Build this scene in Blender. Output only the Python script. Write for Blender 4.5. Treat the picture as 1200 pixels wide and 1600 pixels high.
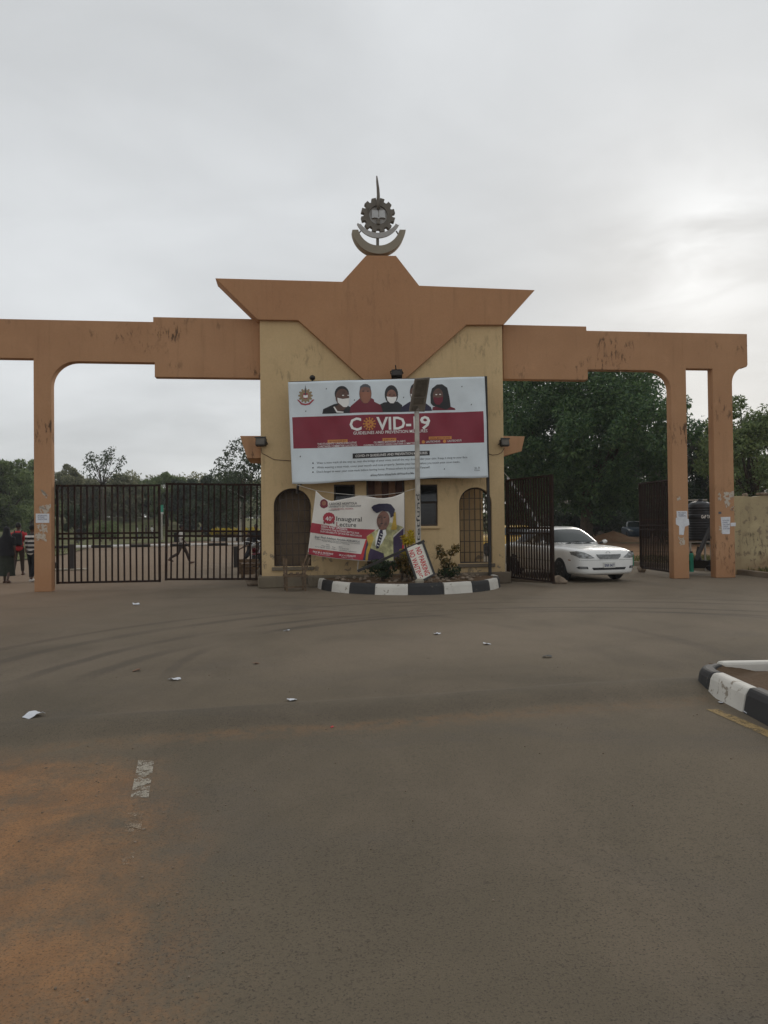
import bpy, bmesh, math, random
import numpy as np
from mathutils import Vector, Matrix
from mathutils.bvhtree import BVHTree

R = math.radians
rng = random.Random(7)
scn = bpy.context.scene
for o in list(bpy.data.objects):
    bpy.data.objects.remove(o)

# ------------------------------------------------------------------ camera
CAMH, PITCH, ROLL, FPX = 1.6, R(0.86), R(0.62), 1200.0
f_ = Vector((0, math.cos(PITCH), math.sin(PITCH)))
u0 = Vector((0, -math.sin(PITCH), math.cos(PITCH)))
r0 = Vector((1, 0, 0))
CUP = u0 * math.cos(ROLL) + r0 * math.sin(ROLL)
CRT = r0 * math.cos(ROLL) - u0 * math.sin(ROLL)
CPOS = Vector((0, 0, CAMH))
cd = bpy.data.cameras.new('camera')
cam = bpy.data.objects.new('camera', cd)
scn.collection.objects.link(cam)
cd.sensor_fit = 'VERTICAL'
cd.sensor_height = 36.0
cd.lens = 27.0
cd.clip_start, cd.clip_end = 0.05, 3000
mw = Matrix((CRT, CUP, -f_)).transposed().to_4x4()
mw.translation = CPOS
cam.matrix_world = mw
scn.camera = cam
scn.render.resolution_x, scn.render.resolution_y = 768, 1024

# ------------------------------------------------------------------ light
SUN_AZ, SUN_EL = R(23), R(17.8)          # azimuth from +Y towards +X
SUND = Vector((math.sin(SUN_AZ) * math.cos(SUN_EL), math.cos(SUN_AZ) * math.cos(SUN_EL), math.sin(SUN_EL)))
world = bpy.data.worlds.new('World')
scn.world = world
world.use_nodes = True
wn, wl = world.node_tree.nodes, world.node_tree.links
wn.clear()


def wnode(t, **kw):
    n = wn.new(t)
    for k, v in kw.items():
        setattr(n, k, v)
    return n


def wmath(op, a, b=None, clamp=False):
    n = wnode('ShaderNodeMath', operation=op, use_clamp=clamp)
    for i, x in enumerate((a, b)):
        if x is None:
            continue
        if isinstance(x, (int, float)):
            n.inputs[i].default_value = x
        else:
            wl.new(x, n.inputs[i])
    return n.outputs[0]


def build_world():
    tc = wnode('ShaderNodeTexCoord')
    sky = wnode('ShaderNodeTexSky', sky_type='NISHITA', sun_disc=False)
    sky.sun_elevation = SUN_EL
    sky.sun_rotation = SUN_AZ
    sep = wnode('ShaderNodeSeparateXYZ')
    wl.new(tc.outputs['Generated'], sep.inputs[0])
    den = wmath('ADD', wmath('ABSOLUTE', sep.outputs[2]), 0.22)
    cx = wmath('DIVIDE', sep.outputs[0], den)
    cy = wmath('DIVIDE', sep.outputs[1], den)
    comb = wnode('ShaderNodeCombineXYZ')
    wl.new(cx, comb.inputs[0])
    wl.new(cy, comb.inputs[1])

    def noise(scale, detail, dist, off):
        m = wnode('ShaderNodeMapping')
        m.inputs['Location'].default_value = off
        m.inputs['Scale'].default_value = (scale, scale * 1.25, scale)
        m.inputs['Rotation'].default_value = (0, 0, 0.5)
        wl.new(comb.outputs[0], m.inputs[0])
        n = wnode('ShaderNodeTexNoise')
        n.inputs['Scale'].default_value = 1.0
        n.inputs['Detail'].default_value = detail
        n.inputs['Roughness'].default_value = 0.5
        n.inputs['Distortion'].default_value = dist
        wl.new(m.outputs[0], n.inputs['Vector'])
        return n.outputs[0]
    n1 = noise(0.8, 4, 0.5, (3.1, 1.7, 0))
    n2 = noise(2.2, 5, 0.5, (7.0, 4.2, 0))
    # cloud brightness 0.9 .. 1.1
    v = wmath('ADD', wmath('MULTIPLY', n1, 0.58), wmath('MULTIPLY', n2, 0.34))
    v = wmath('ADD', v, 0.55)
    # the sun behind the cloud deck: forward scatter, broken by the cloud thickness
    dp = wnode('ShaderNodeVectorMath', operation='DOT_PRODUCT')
    wl.new(tc.outputs['Generated'], dp.inputs[0])
    dp.inputs[1].default_value = SUND
    d = wmath('MAXIMUM', dp.outputs['Value'], 0.0)
    g1 = wmath('MULTIPLY', wmath('POWER', d, 14), 0.05)
    thin = wmath('MULTIPLY', wmath('SUBTRACT', n2, 0.40), 5.5, clamp=True)
    g2 = wmath('MULTIPLY', wmath('MULTIPLY', wmath('POWER', d, 330), 0.40), thin)
    v = wmath('ADD', v, wmath('ADD', g1, g2))
    v = wmath('MULTIPLY', v, 6.45)
    col = wnode('ShaderNodeVectorMath', operation='SCALE')
    col.inputs[0].default_value = (0.965, 0.992, 1.01)
    wl.new(v, col.inputs['Scale'])
    mix = wnode('ShaderNodeMix', data_type='RGBA')
    mix.inputs[0].default_value = 0.05
    wl.new(col.outputs[0], mix.inputs[6])
    wl.new(sky.outputs[0], mix.inputs[7])
    bg = wnode('ShaderNodeBackground')
    bg.inputs[1].default_value = 0.1
    wl.new(mix.outputs[2], bg.inputs[0])
    out = wnode('ShaderNodeOutputWorld')
    wl.new(bg.outputs[0], out.inputs[0])


build_world()
sl = bpy.data.lights.new('sun', 'SUN')
sl.energy = 1.0
sl.angle = R(14)
sl.color = (1.0, 0.93, 0.83)
sun = bpy.data.objects.new('sun', sl)
sun.rotation_euler = SUND.to_track_quat('Z', 'Y').to_euler()
scn.collection.objects.link(sun)
scn.view_settings.view_transform = 'Standard'
scn.view_settings.look = 'None'
scn.view_settings.exposure = 0.13
scn.view_settings.gamma = 1.0
scn.view_settings.use_curve_mapping = False

# ------------------------------------------------------------------ pixel -> place
YAW = R(6.9)
FU = Vector((math.cos(YAW), math.sin(YAW), 0))
FN = Vector((-math.sin(YAW), math.cos(YAW), 0))
FO = Vector((0, 20.1, 0))


def ray(px, py):
    return (f_ + CRT * ((px - 600) / FPX) + CUP * ((800 - py) / FPX)).normalized()


def F(px, py, v=0.0):
    """pixel -> (u, z) on the plane parallel to the facade at offset v"""
    d = ray(px, py)
    t = ((FO + FN * v) - CPOS).dot(FN) / d.dot(FN)
    p = CPOS + d * t - FO
    return (p.dot(FU), p.z + 0.0)


def W(px, py, z=0.0):
    """pixel -> point on the level z"""
    d = ray(px, py)
    t = (z - CPOS.z) / d.z
    return CPOS + d * t


def D(px, py, depth):
    d = ray(px, py)
    return CPOS + d * (depth / d.y)


def fw(u, v, z=0.0):
    return FO + FU * u + FN * v + Vector((0, 0, z))


# ------------------------------------------------------------------ builders
COL = scn.collection


class MB:
    def __init__(s):
        s.v, s.f, s.m = [], [], []
        s.mi = 0

    def add(s, vs, fs):
        b = len(s.v)
        s.v += [tuple(p) for p in vs]
        for f in fs:
            s.f.append(tuple(i + b for i in f))
            s.m.append(s.mi)
        return s

    def box(s, x0, x1, y0, y1, z0, z1):
        vs = [(x, y, z) for z in (z0, z1) for y in (y0, y1) for x in (x0, x1)]
        return s.add(vs, [(0, 2, 3, 1), (4, 5, 7, 6), (0, 1, 5, 4), (2, 6, 7, 3), (0, 4, 6, 2), (1, 3, 7, 5)])

    def bar(s, p, q, w, h=None, up=(0, 0, 1)):
        p, q = Vector(p), Vector(q)
        h = h or w
        d = (q - p).normalized()
        up = Vector(up)
        if abs(d.dot(up)) > 0.98:
            up = Vector((0, 1, 0))
        a = d.cross(up).normalized()
        b = a.cross(d).normalized()
        vs = []
        for c in (p, q):
            for (i, j) in ((-1, -1), (1, -1), (1, 1), (-1, 1)):
                vs.append(c + a * (i * w / 2) + b * (j * h / 2))
        return s.add(vs, [(3, 2, 1, 0), (4, 5, 6, 7), (0, 1, 5, 4), (1, 2, 6, 5), (2, 3, 7, 6), (3, 0, 4, 7)])

    def path(s, pts, rad, n=8, caps=True):
        pts = [Vector(p) for p in pts]
        if not hasattr(rad, '__len__'):
            rad = [rad] * len(pts)
        vs, fs = [], []
        prev = None
        for i, p in enumerate(pts):
            d = (pts[min(i + 1, len(pts) - 1)] - pts[max(i - 1, 0)]).normalized()
            if prev is None:
                a = d.orthogonal().normalized()
            else:
                a = prev - d * prev.dot(d)
                a = a.normalized() if a.length > 1e-6 else d.orthogonal().normalized()
            prev = a
            b = d.cross(a)
            for k in range(n):
                t = 2 * math.pi * k / n
                vs.append(p + (a * math.cos(t) + b * math.sin(t)) * rad[i])
        for i in range(len(pts) - 1):
            for k in range(n):
                k2 = (k + 1) % n
                fs.append((i * n + k, i * n + k2, (i + 1) * n + k2, (i + 1) * n + k))
        if caps:
            fs.append(tuple(reversed(range(n))))
            fs.append(tuple(range((len(pts) - 1) * n, len(pts) * n)))
        return s.add(vs, fs)

    def lathe(s, prof, n=24, axis='z', c=(0, 0, 0)):
        vs, fs = [], []
        for (r, h) in prof:
            for k in range(n):
                t = 2 * math.pi * k / n
                x, y, z = r * math.cos(t), r * math.sin(t), h
                if axis == 'y':
                    x, y, z = r * math.cos(t), h, r * math.sin(t)
                if axis == 'x':
                    x, y, z = h, r * math.cos(t), r * math.sin(t)
                vs.append((x + c[0], y + c[1], z + c[2]))
        m = len(prof)
        for i in range(m - 1):
            for k in range(n):
                k2 = (k + 1) % n
                fs.append((i * n + k, i * n + k2, (i + 1) * n + k2, (i + 1) * n + k))
        fs.append(tuple(reversed(range(n))))
        fs.append(tuple(range((m - 1) * n, m * n)))
        return s.add(vs, fs)

    def ell(s, c, r, n=14, m=9, rot=None):
        vs, fs = [], []
        c = Vector(c)
        for i in range(m + 1):
            ph = math.pi * i / m
            for k in range(n):
                t = 2 * math.pi * k / n
                p = Vector((r[0] * math.sin(ph) * math.cos(t), r[1] * math.sin(ph) * math.sin(t), r[2] * math.cos(ph)))
                if rot is not None:
                    p = rot @ p
                vs.append(c + p)
        for i in range(m):
            for k in range(n):
                k2 = (k + 1) % n
                fs.append((i * n + k, (i + 1) * n + k, (i + 1) * n + k2, i * n + k2))
        return s.add(vs, fs)

    def prism(s, poly, y0, y1):
        """polygon in x,z extruded along y"""
        n = len(poly)
        vs = [(p[0], y0, p[1]) for p in poly] + [(p[0], y1, p[1]) for p in poly]
        fs = [tuple(range(n)), tuple(reversed(range(n, 2 * n)))]
        for i in range(n):
            j = (i + 1) % n
            fs.append((i, n + i, n + j, j))
        return s.add(vs, fs)

    def build(s, name, mats, parent=None, smooth=False, bevel=0, loc=None, recalc=True):
        me = bpy.data.meshes.new(name)
        me.from_pydata(s.v, [], s.f)
        if not isinstance(mats, (list, tuple)):
            mats = [mats]
        for m in mats:
            me.materials.append(m)
        if len(mats) > 1:
            me.polygons.foreach_set('material_index', s.m)
        if recalc:
            bm = bmesh.new()
            bm.from_mesh(me)
            bmesh.ops.remove_doubles(bm, verts=bm.verts, dist=1e-5)
            bmesh.ops.recalc_face_normals(bm, faces=bm.faces)
            bm.to_mesh(me)
            bm.free()
        return link(name, me, parent, smooth, bevel, loc)


def link(name, me, parent=None, smooth=False, bevel=0, loc=None):
    if smooth:
        me.polygons.foreach_set('use_smooth', [True] * len(me.polygons))
    me.update()
    o = bpy.data.objects.new(name, me)
    COL.objects.link(o)
    if parent is not None:
        o.parent = parent
    if loc is not None:
        o.location = loc
    if bevel:
        b = o.modifiers.new('bevel', 'BEVEL')
        b.width = bevel
        b.segments = 2
        b.limit_method = 'ANGLE'
        b.angle_limit = R(40)
    if smooth == 'auto':
        pass
    return o


def tag(o, label, cat, group=None):
    o['label'] = label
    o['category'] = cat
    if group:
        o['group'] = group
    return o


def kind(o, k):
    o['kind'] = k
    return o


def thing(name, label, cat, loc=(0, 0, 0), rotz=0.0, group=None):
    o = bpy.data.objects.new(name, None)
    o.empty_display_size = 0.2
    COL.objects.link(o)
    o.location = loc
    o.rotation_euler = (0, 0, rotz)
    tag(o, label, cat, group)
    return o


def fthing(name, label, cat, u=0.0, v=0.0, group=None):
    return thing(name, label, cat, fw(u, v), YAW, group)


def bake(o):
    bpy.context.view_layer.update()
    dg = bpy.context.evaluated_depsgraph_get()
    me = bpy.data.meshes.new_from_object(o.evaluated_get(dg), depsgraph=dg)
    me.name = o.name
    old = o.data
    o.modifiers.clear()
    o.data = me
    return me


def remesh(o, voxel, smooth=4):
    m = o.modifiers.new('r', 'REMESH')
    m.mode = 'VOXEL'
    m.voxel_size = voxel
    m.use_smooth_shade = True
    if smooth:
        s = o.modifiers.new('s', 'SMOOTH')
        s.iterations = smooth
        s.factor = 0.5
    bake(o)
    return o


def copy_tree(o, parent=None):
    c = o.copy()
    COL.objects.link(c)
    c.parent = parent
    for ch in o.children:
        copy_tree(ch, c)
    return c


def outline_mesh(loops, depth):
    """solid from outer loop + holes (x,y), extruded -depth/2..depth/2 along z"""
    cu = bpy.data.curves.new('c', 'CURVE')
    cu.dimensions = '2D'
    cu.fill_mode = 'BOTH'
    cu.extrude = depth / 2
    for lp in loops:
        sp = cu.splines.new('POLY')
        sp.points.add(len(lp) - 1)
        for i, p in enumerate(lp):
            sp.points[i].co = (p[0], p[1], 0, 1)
        sp.use_cyclic_u = True
    o = bpy.data.objects.new('c', cu)
    me = bpy.data.meshes.new_from_object(o)
    bpy.data.objects.remove(o)
    bm = bmesh.new()
    bm.from_mesh(me)
    bmesh.ops.remove_doubles(bm, verts=bm.verts, dist=1e-5)
    bmesh.ops.recalc_face_normals(bm, faces=bm.faces)
    bm.to_mesh(me)
    bm.free()
    return me


def wall_solid(name, loops, y0, y1, mat, parent, bevel=0.0):
    """loops in (u,z); solid between y0 and y1 in local coordinates"""
    me = outline_mesh(loops, abs(y1 - y0))
    n = len(me.vertices)
    co = np.empty(n * 3)
    me.vertices.foreach_get('co', co)
    co = co.reshape(-1, 3)
    new = np.stack([co[:, 0], (y0 + y1) / 2 - co[:, 2], co[:, 1]], 1)
    me.vertices.foreach_set('co', new.ravel())
    me.materials.clear()
    me.materials.append(mat)
    me.update()
    return link(name, me, parent, bevel=bevel)


# ------------------------------------------------------------------ materials
def nt(name):
    m = bpy.data.materials.new(name)
    m.use_nodes = True
    t = m.node_tree
    b = t.nodes['Principled BSDF']
    return m, t, b


def N(t, ty, **kw):
    n = t.nodes.new(ty)
    for k, v in kw.items():
        if k in n.inputs.keys():
            n.inputs[k].default_value = v
        else:
            setattr(n, k, v)
    return n


def noise_(t, vec, scale, detail=4, rough=0.55, dist=0.0, sc3=None, loc=(0, 0, 0)):
    mp = N(t, 'ShaderNodeMapping')
    mp.inputs['Scale'].default_value = sc3 or (1, 1, 1)
    mp.inputs['Location'].default_value = loc
    t.links.new(vec, mp.inputs[0])
    n = N(t, 'ShaderNodeTexNoise', Scale=scale, Detail=detail, Roughness=rough, Distortion=dist)
    t.links.new(mp.outputs[0], n.inputs['Vector'])
    return n.outputs[0]


def ramp_(t, fac, a, b, ca=0.0, cb=1.0):
    n = N(t, 'ShaderNodeMapRange')
    n.interpolation_type = 'SMOOTHSTEP'
    n.inputs[1].default_value = a
    n.inputs[2].default_value = b
    n.inputs[3].default_value = ca
    n.inputs[4].default_value = cb
    t.links.new(fac, n.inputs[0])
    return n.outputs[0]


def mathn(t, op, a, b=None, clamp=False):
    n = N(t, 'ShaderNodeMath', operation=op, use_clamp=clamp)
    for i, x in enumerate((a, b)):
        if x is None:
            continue
        if isinstance(x, (int, float)):
            n.inputs[i].default_value = x
        else:
            t.links.new(x, n.inputs[i])
    return n.outputs[0]


def mixc(t, fac, a, b, blend='MIX'):
    n = N(t, 'ShaderNodeMix', data_type='RGBA', blend_type=blend)
    for i, x in ((0, fac), (6, a), (7, b)):
        if isinstance(x, (int, float)):
            n.inputs[i].default_value = x
        elif isinstance(x, tuple):
            n.inputs[i].default_value = x if len(x) == 4 else x + (1,)
        else:
            t.links.new(x, n.inputs[i])
    return n.outputs[2]


def bump(t, b, h, strength, dist=0.01):
    n = N(t, 'ShaderNodeBump', Strength=strength, Distance=dist)
    t.links.new(h, n.inputs['Height'])
    t.links.new(n.outputs[0], b.inputs['Normal'])


def objc(t):
    return N(t, 'ShaderNodeTexCoord').outputs['Object']


def simple(name, col, rough=0.6, var=0.18, scale=6.0, metal=0.0, bmp=0.15, spec=0.5, bscale=60.0):
    m, t, b = nt(name)
    v = objc(t)
    n = noise_(t, v, scale, 5)
    f = ramp_(t, n, 0.25, 0.75, 1 - var, 1 + var)
    c = N(t, 'ShaderNodeVectorMath', operation='SCALE')
    c.inputs[0].default_value = col
    t.links.new(f, c.inputs['Scale'])
    t.links.new(c.outputs[0], b.inputs['Base Color'])
    b.inputs['Roughness'].default_value = rough
    b.inputs['Metallic'].default_value = metal
    b.inputs['Specular IOR Level'].default_value = spec
    if bmp:
        bump(t, b, noise_(t, v, bscale, 3), bmp, 0.004)
    return m


def plaster(name, col, dark, stain_amt, peel=None, splash=None, stain_col=(0.02, 0.017, 0.014)):
    """painted render: blotches, rain streaks, mould patches, peeled paint near the foot"""
    m, t, b = nt(name)
    v = objc(t)
    big = noise_(t, v, 0.55, 5, 0.6)
    c = mixc(t, ramp_(t, big, 0.3, 0.7), col, dark)
    streak = noise_(t, v, 1.0, 5, 0.65, 0.1, (5.0, 5.0, 0.35))
    c = mixc(t, ramp_(t, streak, 0.52, 0.80, 0.0, 0.45), c, tuple(x * 0.55 for x in dark))
    fine = noise_(t, v, 22, 4, 0.6)
    c = mixc(t, ramp_(t, fine, 0.3, 0.75, 0.0, 0.16), c, tuple(x * 0.6 for x in dark))
    pale = noise_(t, v, 1.7, 4, 0.6, 0.3, (1, 1, 1), (4, 9, 2))
    c = mixc(t, ramp_(t, pale, 0.58, 0.8, 0.0, 0.25), c, tuple(min(1, x * 1.35) for x in col))
    # mould and scuffs: thin torn blotches inside larger zones
    zone = noise_(t, v, 0.6, 2, 0.5, 0, (1, 1, 1.3), (1.3, 5.1, 2.2))
    fl = noise_(t, v, 5.5, 6, 0.7, 0.4, (1.6, 1.6, 0.55))
    st = mathn(t, 'MULTIPLY', ramp_(t, zone, 0.53, 0.63), ramp_(t, fl, 0.50, 0.64))
    c = mixc(t, mathn(t, 'MULTIPLY', st, stain_amt), c, stain_col)
    h = fine
    sep = N(t, 'ShaderNodeSeparateXYZ')
    t.links.new(v, sep.inputs[0])
    if peel:
        z1, pc = peel
        e = mathn(t, 'ADD', sep.outputs[2], mathn(t, 'MULTIPLY', noise_(t, v, 2.0, 4), -1.3))
        low = ramp_(t, e, z1 - 0.9, z1 - 0.2, 1.0, 0.0)
        pn = noise_(t, v, 4.5, 6, 0.65, 0.3)
        pk = mathn(t, 'MULTIPLY', low, ramp_(t, pn, 0.56, 0.59))
        c = mixc(t, pk, c, pc)
    if splash:
        z1, sc, amt = splash
        e = mathn(t, 'ADD', sep.outputs[2], mathn(t, 'MULTIPLY', noise_(t, v, 1.6, 5), -1.2))
        low = ramp_(t, e, -0.6, z1 - 0.6, amt, 0.0)
        c = mixc(t, low, c, sc)
    t.links.new(c, b.inputs['Base Color'])
    b.inputs['Roughness'].default_value = 0.85
    b.inputs['Specular IOR Level'].default_value = 0.25
    bump(t, b, h, 0.35, 0.006)
    return m


def asphalt():
    m, t, b = nt('asphalt')
    v = objc(t)
    big = noise_(t, v, 0.35, 5, 0.55, 0.6)
    c = mixc(t, ramp_(t, big, 0.3, 0.7), (0.168, 0.134, 0.092), (0.120, 0.098, 0.069))
    patches = noise_(t, v, 0.9, 6, 0.65, 0.5, (1, 0.5, 1), (3, 3, 0))
    c = mixc(t, ramp_(t, patches, 0.45, 0.75, 0.0, 0.55), c, (0.205, 0.160, 0.115))
    dk = noise_(t, v, 0.5, 5, 0.6, 0.4, (1, 1.6, 1), (8, 2, 0))
    c = mixc(t, ramp_(t, dk, 0.5, 0.75, 0.0, 0.5), c, (0.112, 0.098, 0.082))
    sep = N(t, 'ShaderNodeSeparateXYZ')
    t.links.new(v, sep.inputs[0])
    X, Y = sep.outputs[0], sep.outputs[1]
    wob = mathn(t, 'MULTIPLY', mathn(t, 'SUBTRACT', noise_(t, v, 1.1, 6, 0.6, 0.3), 0.5), 1.9)
    # tyre sweeps: long curved dark lines on the forecourt
    tw = N(t, 'ShaderNodeTexWave', wave_type='RINGS', rings_direction='SPHERICAL', Scale=0.55, Distortion=1.2, Detail=2)
    tw.inputs['Detail Scale'].default_value = 0.4
    mp = N(t, 'ShaderNodeMapping')
    mp.inputs['Location'].default_value = (3.0, -26, 0)
    t.links.new(v, mp.inputs[0])
    t.links.new(mp.outputs[0], tw.inputs['Vector'])
    zone = noise_(t, v, 0.3, 3)
    far = ramp_(t, Y, 7.0, 9.0)
    ty = mathn(t, 'MULTIPLY', mathn(t, 'MULTIPLY', ramp_(t, tw.outputs['Fac'], 0.80, 0.98), ramp_(t, zone, 0.45, 0.62)), far)
    c = mixc(t, mathn(t, 'MULTIPLY', ty, 0.12), c, (0.07, 0.06, 0.05))
    # pale trodden dust on the forecourt beyond the hump
    fc = ramp_(t, mathn(t, 'SUBTRACT', mathn(t, 'ADD', Y, wob), mathn(t, 'MULTIPLY', X, 0.235)), 7.0, 9.5)
    fcn = noise_(t, v, 0.7, 6, 0.65, 0.6, (1, 0.7, 1), (1, 5, 0))
    c = mixc(t, mathn(t, 'MULTIPLY', fc, ramp_(t, fcn, 0.3, 0.65, 0.25, 0.75)), c, (0.215, 0.170, 0.122))
    # tyre sweeps turning off towards the closed gate
    for (cx_, cy_, rad, wd, am) in ((3.0, 7.5, 6.2, .16, .55), (3.0, 7.5, 6.85, .14, .6), (3.2, 7.4, 8.0, .18, .5), (3.2, 7.4, 8.7, .14, .45), (-4.5, 8.5, 7.2, .16, .35), (-4.5, 8.5, 8.6, .16, .3), (2.6, 9.0, 5.0, .12, .4)):
        dx = mathn(t, 'SUBTRACT', X, cx_)
        dy = mathn(t, 'SUBTRACT', Y, cy_)
        dd = mathn(t, 'SQRT', mathn(t, 'ADD', mathn(t, 'MULTIPLY', dx, dx), mathn(t, 'MULTIPLY', dy, dy)))
        dd = mathn(t, 'ABSOLUTE', mathn(t, 'SUBTRACT', mathn(t, 'ADD', dd, mathn(t, 'MULTIPLY', wob, 0.10)), rad))
        k = mathn(t, 'MULTIPLY', ramp_(t, dd, wd * .3, wd, am, 0.0), mathn(t, 'MULTIPLY', ramp_(t, Y, 7.6, 8.8), ramp_(t, zone, 0.38, 0.58)))
        c = mixc(t, k, c, (0.085, 0.071, 0.056))
    # red laterite dust washed over the carriageway on the left and along the hump's foot
    xx = mathn(t, 'ADD', X, wob)
    xd = mathn(t, 'ADD', mathn(t, 'ADD', X, mathn(t, 'MULTIPLY', mathn(t, 'SUBTRACT', Y, 2.4), 0.33)), mathn(t, 'MULTIPLY', wob, 0.55))
    dl = ramp_(t, xd, -1.5, 0.0, 1.0, 0.0)
    yy = mathn(t, 'ADD', Y, mathn(t, 'MULTIPLY', wob, 0.6))
    dn = ramp_(t, yy, 4.7, 5.9, 1.0, 0.0)
    dust = mathn(t, 'MULTIPLY', dl, dn)
    dtex = noise_(t, v, 2.2, 6, 0.65, 0.4)
    dust = mathn(t, 'MULTIPLY', dust, ramp_(t, dtex, 0.2, 0.65, 0.35, 1.0))
    dg = mathn(t, 'ADD', mathn(t, 'MULTIPLY', mathn(t, 'SUBTRACT', noise_(t, v, 45, 4, 0.7), 0.5), 0.9), mathn(t, 'MULTIPLY', mathn(t, 'SUBTRACT', noise_(t, v, 6, 6, 0.7, 0.5, (1, 0.45, 1)), 0.5), 0.9))
    dust = ramp_(t, mathn(t, 'ADD', dust, mathn(t, 'MULTIPLY', dg, ramp_(t, dust, 0.02, 0.3))), 0.04, 1.05)
    dcol = mixc(t, ramp_(t, noise_(t, v, 3.2, 6, 0.7), 0.3, 0.7), (0.36, 0.185, 0.083), (0.255, 0.135, 0.065))
    c = mixc(t, mathn(t, 'MULTIPLY', dust, 0.95), c, dcol)
    # dust along the near foot of the hump
    ln = mathn(t, 'SUBTRACT', Y, mathn(t, 'ADD', mathn(t, 'MULTIPLY', X, 0.235), 6.20))
    ln = mathn(t, 'ADD', ln, mathn(t, 'MULTIPLY', wob, 0.10))
    band = mathn(t, 'MULTIPLY', ramp_(t, ln, -0.35, 0.0), ramp_(t, ln, 0.02, 0.14, 1.0, 0.0))
    bx = mathn(t, 'MULTIPLY', ramp_(t, X, -4, -1.5, 0.3, 1.0), ramp_(t, X, 0.0, 3.5, 1.0, 0.55))
    c = mixc(t, mathn(t, 'MULTIPLY', mathn(t, 'MULTIPLY', band, bx), ramp_(t, noise_(t, v, 7, 6, 0.7), 0.35, 0.65, 0.0, 0.7)), c, (0.22, 0.135, 0.075))
    # shade of the hump's near face, painted in as a darker asphalt colour
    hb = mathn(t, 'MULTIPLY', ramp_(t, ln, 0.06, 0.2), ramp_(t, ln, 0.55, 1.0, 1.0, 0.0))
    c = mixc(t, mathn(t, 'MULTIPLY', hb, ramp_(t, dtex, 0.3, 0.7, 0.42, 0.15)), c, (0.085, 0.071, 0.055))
    # general red dust film towards the far left
    fl = mathn(t, 'MULTIPLY', ramp_(t, xx, -9, -3.5, 1.0, 0.0), ramp_(t, Y, 6, 10))
    c = mixc(t, mathn(t, 'MULTIPLY', fl, 0.5), c, (0.235, 0.145, 0.085))
    # oil spots and droppings
    vo = N(t, 'ShaderNodeTexVoronoi', feature='F1', Scale=1.7)
    mp2 = N(t, 'ShaderNodeMapping')
    t.links.new(v, mp2.inputs[0])
    t.links.new(mp2.outputs[0], vo.inputs['Vector'])
    dist = mathn(t, 'ADD', vo.outputs['Distance'], mathn(t, 'MULTIPLY', noise_(t, v, 30, 3), 0.05))
    sp = ramp_(t, dist, 0.045, 0.075, 1.0, 0.0)
    sepc = N(t, 'ShaderNodeSeparateColor')
    t.links.new(vo.outputs['Color'], sepc.inputs[0])
    sp = mathn(t, 'MULTIPLY', sp, ramp_(t, sepc.outputs[0], 0.62, 0.7))
    c = mixc(t, mathn(t, 'MULTIPLY', sp, 0.7), c, (0.03, 0.025, 0.02))
    # stone grain
    g = noise_(t, v, 95, 3, 0.7)
    g2 = noise_(t, v, 260, 2, 0.6)
    g0 = noise_(t, v, 26, 5, 0.7)
    c = mixc(t, ramp_(t, g0, 0.52, 0.75, 0.0, 0.45), c, (0.07, 0.058, 0.045))
    c = mixc(t, ramp_(t, g, 0.52, 0.68, 0.0, 0.75), c, (0.045, 0.038, 0.031))
    c = mixc(t, ramp_(t, g2, 0.60, 0.72, 0.0, 0.45), c, (0.27, 0.225, 0.17))
    t.links.new(c, b.inputs['Base Color'])
    b.inputs['Roughness'].default_value = 0.92
    b.inputs['Specular IOR Level'].default_value = 0.2
    hh = mathn(t, 'ADD', mathn(t, 'MULTIPLY', g, 0.7), mathn(t, 'MULTIPLY', g2, 0.3))
    bump(t, b, hh, 0.8, 0.010)
    return m


def soil(name, a, bcol, grass=None, gamt=0.0):
    m, t, b = nt(name)
    v = objc(t)
    n = noise_(t, v, 0.8, 7, 0.65, 0.3)
    c = mixc(t, ramp_(t, n, 0.3, 0.7), a, bcol)
    f = noise_(t, v, 14, 5, 0.7)
    c = mixc(t, ramp_(t, f, 0.5, 0.8, 0.0, 0.5), c, tuple(x * 0.45 for x in a))
    if grass:
        g = noise_(t, v, 0.25, 6, 0.7, 0.5, (1, 1, 1), (2, 7, 0))
        c = mixc(t, ramp_(t, g, 0.5 - gamt, 0.62 - gamt), c, mixc(t, ramp_(t, f, 0.3, 0.7), grass, tuple(x * 0.5 for x in grass)))
    t.links.new(c, b.inputs['Base Color'])
    b.inputs['Roughness'].default_value = 0.95
    b.inputs['Specular IOR Level'].default_value = 0.1
    bump(t, b, f, 0.7, 0.03)
    return m


def foliage(name, a, bcol, trans=0.38):
    m, t, b = nt(name)
    geo = N(t, 'ShaderNodeNewGeometry')
    v = objc(t)
    n = noise_(t, v, 0.6, 3)
    r = mathn(t, 'ADD', mathn(t, 'MULTIPLY', geo.outputs['Random Per Island'], 0.7), mathn(t, 'MULTIPLY', n, 0.45))
    c = mixc(t, ramp_(t, r, 0.15, 0.95), a, bcol)
    t.links.new(c, b.inputs['Base Color'])
    b.inputs['Roughness'].default_value = 0.55
    b.inputs['Specular IOR Level'].default_value = 0.3
    tr = N(t, 'ShaderNodeBsdfTranslucent')
    t.links.new(c, tr.inputs[0])
    ms = N(t, 'ShaderNodeMixShader')
    ms.inputs[0].default_value = trans
    t.links.new(b.outputs[0], ms.inputs[1])
    t.links.new(tr.outputs[0], ms.inputs[2])
    t.links.new(ms.outputs[0], t.nodes['Material Output'].inputs[0])
    return m


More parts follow.
